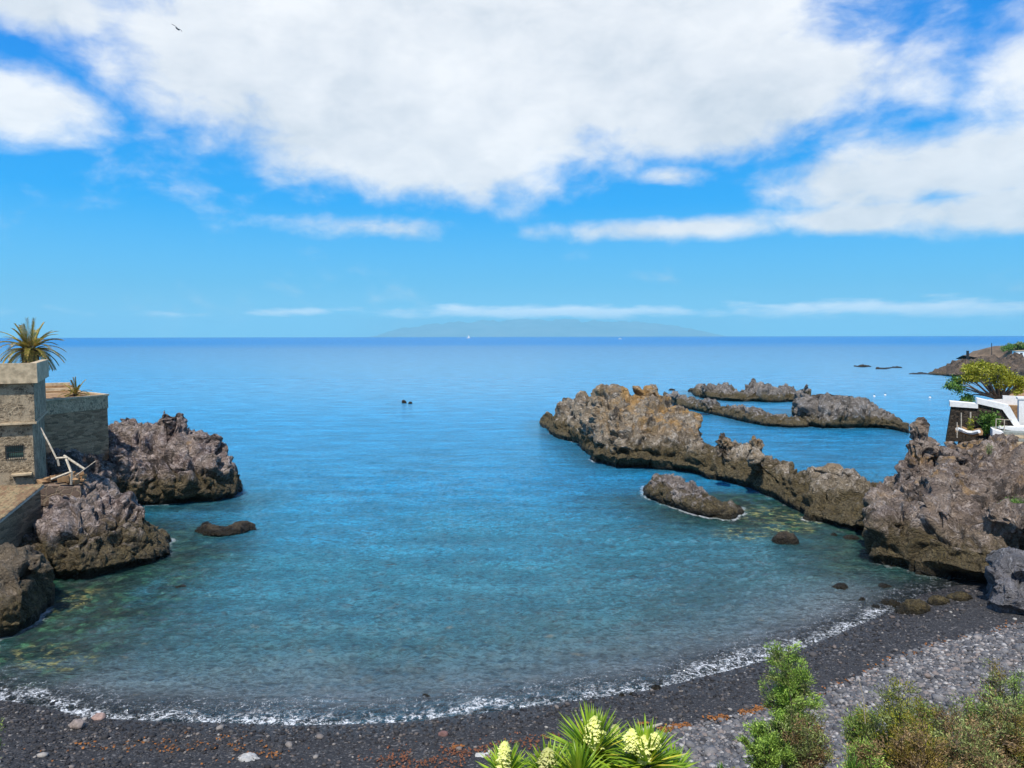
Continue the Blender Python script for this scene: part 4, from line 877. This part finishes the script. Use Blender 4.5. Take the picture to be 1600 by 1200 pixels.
# spreading tree behind the terrace wall
tr_ = empty('terrace_tree', Q(1562, 626, 60), 0, 'wide low tree with a yellow green crown behind the terrace wall', 'tree'); o_ = tr_.location; r_ = random.Random(12); mb = MB(); C1, C2 = [], []
cl = [(1484, 602, 3), (1492, 592, 4), (1500, 607, 4), (1508, 618, 5), (1497, 600, 4), (1512, 590, 5), (1512, 575, 7), (1524, 572, 8), (1524, 586, 8), (1536, 580, 8), (1545, 574, 8), (1556, 575, 9), (1553, 588, 9), (1566, 582, 9), (1577, 586, 9), (1588, 592, 8), (1575, 598, 8), (1598, 598, 7), (1590, 608, 6), (1606, 590, 8), (1540, 592, 7)]
for k, (a_, b_, rr) in enumerate(cl):
    tip = Q(a_, b_+2, 60+r_.uniform(-1.8, 1.8))-o_; mid = Vector((tip.x*.45, tip.y*.5, tip.z*.35+.2+r_.uniform(-.1, .2)))
    mb.tube([(0, 0, -.8), (tip.x*.08, 0, .2), mid, (mid+tip)/2+Vector((0, 0, .15)), tip], [.13, .12, .08, .05, .02], 6)
    for q in range(8):
        c_ = tip+Vector((r_.gauss(0, 1), r_.gauss(0, 1), r_.gauss(0, .6)))*rr*.021*2; (C2 if k < 5 else C1).append(tuple(c_))
        mb.tube([mid.lerp(tip, r_.uniform(.3, .9)), c_], [.02, .008], 3, cap=False)
mb.build('trunk', M_barkg, tr_)
foliage('crown', C1, (.17, .17, .11), 11000, .17, LM_ygreen, tr_, 5, .5); foliage('crown', C2, (.16, .16, .13), 1500, .18, LM_green, tr_, 6, .5)
shrub(1546, 676, 53.4, 34, 640, 'rounded green bush in the planting bed against the terrace wall', [LM_green], 2600, 31, .16, 12, spr=.13, asp=.6, name='bush', cat='bush')
shrub(1516, 672, 52.7, 8, 648, 'climbing plant wound round the post left of the green bush', [LM_ygreen], 260, 32, .12, 4, spr=.08, asp=.5, name='climber', cat='climbing plant')
shrub(1508, 640, 58, 20, 612, 'small green shrub peeping over the white coping below the wide tree', [LM_green], 700, 33, .15, 7, spr=.12, asp=.5)
shrub(1585, 796, 40.2, 40, 779, 'low bright green succulent patch on the right side of the cliff', [LM_green], 2600, 34, .07, 16, spr=.08, asp=.5, name='succulent', cat='plant')
shrub(1545, 706, 47.5, 12, 693, 'dry tuft hanging in the dark upper cliff face', [LM_olive], 400, 35, .08, 6, spr=.06)

# foreground plants below the viewpoint
shrub(1232, 1215, 14, 112, 1028, 'tall feathery tamarisk bush with a pointed top beside the pebble beach', [LM_tam, LM_olive, LM_tam], 26000, 41, .055, 26, spr=.045, asp=.28, twigs=12, name='tamarisk_bush', cat='bush')
shrub(1195, 1215, 13.2, 70, 1130, 'lower green side bush left of the foot of the tamarisk', [LM_tam, LM_tam], 9000, 42, .055, 12, spr=.04, asp=.3)
shrub(1262, 1235, 13.0, 90, 1120, 'dusty grey green bush with bare stems right of the foot of the tamarisk', [LM_olive, LM_dry], 7000, 43, .05, 16, spr=.05, asp=.3)
SH = [(1345, 1215, 13.5, 70, 1096, [LM_olive, LM_tam], 9000, 'olive bush with one bare upright twig at the left of the thicket', 44),
      (1400, 1235, 12.8, 110, 1085, [LM_olive, LM_ygreen], 11000, 'broad olive bush in the front of the thicket', 45),
      (1440, 1225, 13.6, 80, 1088, [LM_tam, LM_must], 9000, 'greener bush in the middle of the thicket', 46),
      (1485, 1240, 12.6, 110, 1100, [LM_dry, LM_olive], 9000, 'brown dry bush with pale twigs in the middle of the thicket', 47),
      (1525, 1225, 13.6, 90, 1072, [LM_olive, LM_tam, LM_dry], 10000, 'tall mixed bush right of the middle of the thicket', 48),
      (1548, 1225, 14.2, 50, 1042, [LM_must, LM_olive], 5000, 'mustard yellow bush standing up behind the thicket', 49),
      (1592, 1225, 13.8, 70, 1036, [LM_tam, LM_olive], 9000, 'light green bush at the right edge of the view', 50),
      (1580, 1240, 12.5, 110, 1095, [LM_dry, LM_must, LM_olive], 10000, 'tangled brown bush in the lower right corner', 51),
      (1430, 1250, 11.8, 120, 1150, [LM_must, LM_dry], 8000, 'low orange tinged bush at the bottom of the thicket', 52),
      (1530, 1255, 11.8, 120, 1150, [LM_dry, LM_olive], 8000, 'low grey brown bush at the bottom edge near the corner', 53),
      (1350, 1250, 12.0, 80, 1165, [LM_tam, LM_dry], 6000, 'small green brown bush at the bottom left of the thicket', 54)]
for a_, b_, Y_, w_, tp_, mt_, n_, lab_, sd_ in SH:
    shrub(a_, b_, Y_, w_, tp_, lab_, mt_, n_, sd_, .05, 20, spr=.05, asp=.3, twigs=12, thick=.018, group='shrubs of the thicket at lower right')
stick('dry_stalk', [(1352, 1130, 13), (1349, 1090, 13), (1342, 1062, 13)], .008, M_wood, 'bare dry stalk leaning left above the thicket', 'stalk')
shrub(-22, 1230, 13.5, 40, 1112, 'grey green plant cut by the lower left edge of the view', [LM_olive, LM_tam], 3500, 56, .06, 10, spr=.06, asp=.35)
def grass(px, py, Y, n, L, lab, seed, mat=LM_green):
    r = np.random.default_rng(seed); b = Q(px, py, Y); a = r.uniform(0, 6.28, n); e = r.uniform(.9, 1.5, n)
    Dv = np.stack([np.cos(a)*np.cos(e), np.sin(a)*np.cos(e), np.sin(e)], 1); P = np.stack([r.normal(0, .03, n), r.normal(0, .03, n), r.normal(0, .01, n)], 1)
    o = blades('grass_tuft', P, Dv, L*r.uniform(.6, 1.2, n), np.full(n, .02), mat, None, seg=5); o.location = b; return tag(o, lab, 'grass tuft')
grass(1332, 1208, 11.5, 46, .42, 'spiky bright grass tuft at the bottom left of the thicket', 1)
grass(1126, 1206, 12, 26, .2, 'small green tuft on the pebbles left of the tamarisk', 2)
grass(1148, 1210, 12, 22, .16, 'second smaller tuft on the pebbles nearest the bottom edge', 3, LM_ygreen)

# yuccas
def yucca(px, py, Y, R, n, lab, seed, flowers=(), group='flowering yuccas at the bottom edge', tilt=0):
    r = np.random.default_rng(seed); c = Q(px, py, Y); gz = float(zg(c.x, c.y))
    root = empty('yucca', (c.x, c.y, gz), 0, lab, 'yucca', group); hz_ = c.z-gz
    MB().tube([(0, 0, -.3), (.03, 0, hz_*.5), (0, 0, hz_)], [.09, .08, .06], 8).build('trunk', M_barkg, root)
    k = np.arange(n); a = k*2.39996+r.uniform(-.15, .15, n); e = np.radians(86-115*(k/n)**.9+r.normal(0, 5, n))
    Dv = np.stack([np.cos(a)*np.cos(e), np.sin(a)*np.cos(e), np.sin(e)], 1); P = Dv*.03; P[:, 2] += hz_-.10*(k/n)
    blades('leaves', P, Dv, .86*R*r.uniform(.8, 1.12, n), np.full(n, .046), LM_yucca, root, fold=.22, droop=.10, seg=5)
    for (fx, ft, fb, fw) in flowers:
        tpt = Q(fx, ft, Y-.05)-root.location; bt = Q(fx, fb, Y-.05)-root.location; ax = tpt-bt; mb = MB()
        fl = MB().tube([Vector((tpt.x*.3, tpt.y*.3, hz_)), bt, tpt], [.015, .012, .006], 6).build('flower_stalk', LM_ygreen, root)
        P, Dv = [], []
        for q in range(64):
            u_ = q/64; rad = fw/1.8*Y/F_PX*(math.sin(math.pi*min(1, .22+u_*.8)))**.8; aa = q*2.4+r.uniform(-.3, .3); rr = rad*r.uniform(.35, 1)
            cc = bt+ax*u_+Vector((math.cos(aa)*rr, math.sin(aa)*rr, r.uniform(-.01, .01)))
            for pt in range(6):
                b_ = pt*1.047; P.append(tuple(cc+Vector((0, 0, .012)))); Dv.append((math.cos(b_)*.75+math.cos(aa)*.35, math.sin(b_)*.75+math.sin(aa)*.35, -.75))
        m_ = len(P); blades('petals', P, Dv, np.full(m_, .062)*r.uniform(.8, 1.2, m_), np.full(m_, .036), LM_petal, fl, fold=-.2, droop=-.1)
    return root
yucca(926, 1180, 8.2, .68, 260, 'largest yucca with a tall central spike of cream flowers', 1, [(929, 1119, 1166, 26)])
yucca(1010, 1194, 8.0, .60, 230, 'right yucca with two rounded cream flower heads', 2, [(987, 1140, 1170, 18), (1006, 1150, 1188, 20), (1023, 1145, 1166, 9)])
yucca(858, 1216, 7.8, .50, 200, 'short yucca with a blunt cream flower spike between the left and the largest one', 3, [(856, 1168, 1200, 22)])
yucca(792, 1216, 7.8, .46, 190, 'leftmost yucca with a slim pointed flower spike', 4, [(788, 1160, 1198, 16)])
yucca(955, 1206, 9.0, .62, 170, 'yucca behind with a thin young flower spike, between the two biggest', 5, [(962, 1132, 1160, 8)])
yucca(905, 1216, 7.6, .5, 120, 'leafy yucca without open flowers at the bottom edge below the largest', 6)
yucca(1052, 1208, 8.3, .42, 100, 'small yucca with yellowing leaves at the right end of the group', 7)
stick('driftwood', [(1000, 1143, 19.5), (1015, 1137, 19.9), (1034, 1131, 20.3)], [.05, .055, .03], M_wood, 'bleached driftwood branch on the beach beside the orange seaweed', 'driftwood')

# ------------------------------------------------------------------ far coast on the right
rock('coast_point', M_coast, [((1448, 585), (1450, 581), 6, 20), ((1478, 588), (1480, 576), 8, 30), ((1492, 589), (1494, 571), 10, 60), ((1525, 590), (1525, 567), 12, 80), ((1560, 592), (1562, 565), 15, 90), ((1610, 594), (1610, 562), 20, 100), ((1750, 594), (1750, 556), 20, 100)],
    voxel=.7, amp=.8, scale=3, seed=91, label='low dark volcanic point of the far coast at the right', cat='coast')
rock('coast_reef', M_black, [((1333, 573), (1335, 571), 3, 8), ((1348, 574), (1348, 570), 4, 10), ((1362, 573), (1361, 571), 3, 8)], voxel=.5, amp=.5, scale=2, seed=92, label='left thin black reef awash far out near the coast point', cat='reef')
rock('coast_reef', M_black, [((1368, 577), (1370, 574), 3, 8), ((1385, 577), (1386, 574), 4, 10), ((1396, 575), (1397, 572), 4, 9), ((1409, 575), (1408, 573), 3, 8)], voxel=.5, amp=.5, scale=2, seed=93, label='right thin black reef awash far out near the coast point', cat='reef')
rock('coast_reef', M_black, [((1418, 585), (1420, 583), 3, 8), ((1428, 585), (1428, 582), 3, 8), ((1450, 585), (1450, 582), 4, 10)], voxel=.5, amp=.5, scale=2, seed=94, label='flat black reef touching the foot of the coast point', cat='reef')
def bank(name, pts, Yb, dep, mat, lab, cat, seed):
    o = Q(pts[0][0], pts[0][1], Yb); V = []; k = 40; u = np.linspace(0, len(pts)-1, k)
    X = np.interp(u, range(len(pts)), [Q(a, b, Yb).x for a, b in pts]); Z = np.interp(u, range(len(pts)), [Q(a, b, Yb).z for a, b in pts])
    prf = [(-.5, -.6), (-.3, .2), (-.15, .75), (0, 1), (.4, 1.0), (.6, .5), (.8, -.6)]
    PP = np.array([[X[i], Yb+a*dep, (3+(Z[i]-3)*z_) if z_ >= 0 else -1] for i in range(k) for a, z_ in prf]); PP += np.stack([fbm(PP/6, 3, seed+q) for q in range(3)], 1)*np.array([1, 1, .9])
    m_ = len(prf); Fq = np.array([[i*m_+j, (i+1)*m_+j, (i+1)*m_+j+1, i*m_+j+1] for i in range(k-1) for j in range(m_-1)])
    ob = mesh_np(name, PP-np.array(o), Fq, mat, smooth=True); ob.location = o; return tag(ob, lab, cat)
bank('coast_hill', [(1562, 560), (1572, 556), (1580, 546), (1592, 542), (1620, 541), (1700, 540)], 370, 50, plain('brown_hill', (.16, .11, .07), .95, .35, .3, .3), 'brown hill on the far coast with green scrub on top', 'hill', 41)
rr_ = random.Random(5)
for k, (a_, b_) in enumerate([(1580, 541), (1590, 538), (1600, 539), (1612, 538)]):
    q = Q(a_, b_+7, 366); e = empty('scrub_tree', q, 0, ['leftmost dark green scrub tree on the far brown hill', 'rounded scrub tree above the far white house', 'scrub tree right of the far white house', 'scrub tree cut by the right edge on the far hill'][k], 'tree', 'scrub trees on the far hill')
    MB().tube([(0, 0, -2), (0, 0, 1.6)], .15, 5).build('trunk', M_bark, e)
    foliage('crown', [(rr_.gauss(0, 1.6), rr_.gauss(0, 1), 1.6+rr_.gauss(0, .5)) for _ in range(14)], (.6, .6, .4), 900, .8, LM_olive if k % 2 else LM_green, e, 70+k, .5)
fh = Frame(1587, 559, 345, -20, name='coast_house', label='small white flat roofed house below the far brown hill', cat='house')
a_ = fh.p(1587, 559); b_ = fh.p(1612, 549); MB().box(((a_[0]+b_[0])/2, 3, (a_[1]+b_[1])/2), (b_[0]-a_[0], 6, b_[1]-a_[1])).build('wall', M_white, fh.e)
MB().box(((a_[0]+b_[0])/2, 3, b_[1]+.15), (b_[0]-a_[0]+.5, 6.5, .3)).build('roof', M_conc, fh.e)
for k in range(2): MB().box((a_[0]+2.2+k*2.6, -.01, a_[1]+1.3), (1.0, .1, 2.0)).build('door', M_darkm, fh.e)
sw = Frame(1540, 570, 330, -25, name='sea_wall', label='long dark sea wall along the far coast', cat='wall')
mb = MB(); prism(mb, [sw.p(1548, 576), sw.p(1680, 578), sw.p(1680, 560), sw.p(1560, 563), sw.p(1548, 568)], 0, 2); mb.build('wall', M_dry, sw.e)
stick('mast', [(1512, 568, 320), (1512, 548, 320)], .55, M_darkm, 'thick dark pillar standing on the far coast point', 'pillar')
stick('pole', [(1549.5, 566, 325), (1549.5, 536, 325)], .14, M_darkm, 'very thin pole on the far coast right of the dark pillar', 'pole')

# ------------------------------------------------------------------ boats, buoys, bird
def hull(mb, L, B, H):
    st_ = [(-.5, .75), (-.3, .95), (0, 1), (.25, .8), (.4, .45), (.5, .03)]; V = []
    for u_, w_ in st_: V += [(u_*L, -w_*B/2, H), (u_*L, -w_*B*.35, 0), (u_*L, 0, -.25*H), (u_*L, w_*B*.35, 0), (u_*L, w_*B/2, H)]
    Fc = [(i*5+j, i*5+j+1, (i+1)*5+j+1, (i+1)*5+j) for i in range(5) for j in range(4)]+[(i*5+4, i*5, (i+1)*5, (i+1)*5+4) for i in range(5)]+[(0, 4, 3, 2, 1), (25, 26, 27, 28, 29)]
    mb.add(V, Fc); return mb
q = G(732, 528.6); sb_ = empty('sailing_yacht', (q.x, q.y, 0), math.pi, 'white sailing yacht on the horizon, the larger of the two boats', 'boat')
hull(MB(), 24, 6, 3.4).build('hull', M_white, sb_); MB().box((1, 0, 4.4), (11, 4, 2), taper=.8).build('cabin', M_white, sb_)
MB().tube([(2, 0, 3), (2, 0, 24)], .35, 6).build('mast', M_white, sb_); MB().add([(1.8, 0, 5), (-9, 0, 5.4), (1.8, .1, 21)], [(0, 1, 2)]).build('sail', M_white, sb_); MB().tube([(1.8, 0, 5), (-9.5, 0, 5)], .3, 5).build('boom', M_white, sb_)
q = G(969, 530); mb_ = empty('motor_boat', (q.x, q.y, 0), 0, 'small low white motor boat near the horizon right of the yacht', 'boat')
hull(MB(), 15, 4.5, 1.9).build('hull', M_white, mb_); MB().box((-1, 0, 2.7), (6, 3, 1.6), taper=.75).build('cabin', M_white, mb_)
for k, (a_, b_, lab_) in enumerate([(1383, 618, 'right buoy of the two close together off the reef'), (1366, 620, 'left buoy of the two close together off the reef'), (1453, 622, 'white buoy nearest the terrace tree')]):
    q = G(a_, b_); e = empty('buoy', (q.x, q.y, 0), 0, lab_, 'buoy', 'white buoys in the bay beyond the reef')
    v = ICO2[0]*.24; v[:, 2] += .08; mesh_np('float', v, ICO2[1], M_white, e, smooth=True); MB().tube([(0, 0, .3), (0, 0, .6)], .05, 6).build('eye', M_darkm, e)
# gliding gull: one continuous body with wings
bq = Q(277, 45, 62); V = []; bd = [(-.30, .006, .004), (-.24, .05, .012), (-.12, .05, .04), (0, .065, .06), (.10, .055, .052), (.17, .034, .034), (.22, .032, .032), (.26, .012, .012), (.30, .003, .003)]
n_ = 10
for x_, a_, b_ in bd:
    for k in range(n_): th = 2*math.pi*k/n_; V.append((x_, math.cos(th)*a_, math.sin(th)*b_))
Fb = [(i*n_+k, i*n_+(k+1) % n_, (i+1)*n_+(k+1) % n_, (i+1)*n_+k) for i in range(len(bd)-1) for k in range(n_)]+[tuple(range(n_))[::-1], tuple((len(bd)-1)*n_+k for k in range(n_))]
for sg in (1, -1):
    b0 = len(V); wg = [(.03, .09, -.07, .03), (.25, .14, -.04, .10), (.42, .08, -.07, .08), (.60, -.06, -.14, .03)]
    for yy, xf, xb, zz in wg: V += [(xf, sg*yy, zz+.006), (xb, sg*yy, zz+.002), (xf-.01, sg*yy, zz-.012), (xb, sg*yy, zz-.002)]
    for i in range(3):
        a_ = b0+i*4; Fb += [(a_, a_+4, a_+5, a_+1), (a_+2, a_+3, a_+7, a_+6), (a_, a_+2, a_+6, a_+4), (a_+1, a_+5, a_+7, a_+3)]
    Fb += [(b0, b0+1, b0+3, b0+2), (b0+12, b0+14, b0+15, b0+13)]
gu = mesh_np('seagull', V, Fb, plain('gull_feather', (.07, .07, .075), .8, .3, 20, 0)); gu.location = bq
gu.rotation_euler = (math.radians(36), math.radians(8), math.radians(78)); tag(gu, 'seagull gliding with spread wings high at the upper left', 'bird')

# ------------------------------------------------------------------ haze over the sea
m, t, out = material('sea_haze'); vp = t('ShaderNodeVolumePrincipled', {'Color': (.36, .80, 1, 1), 'Density': 4.8e-5, 'Anisotropy': .0}); t.l.new(vp.outputs[0], out.inputs['Volume'])
mb = MB(); mb.box((0, 20000, 320), (90000, 62000, 1400)); hz_o = mb.build('haze', m); tag(hz_o, kind='stuff')
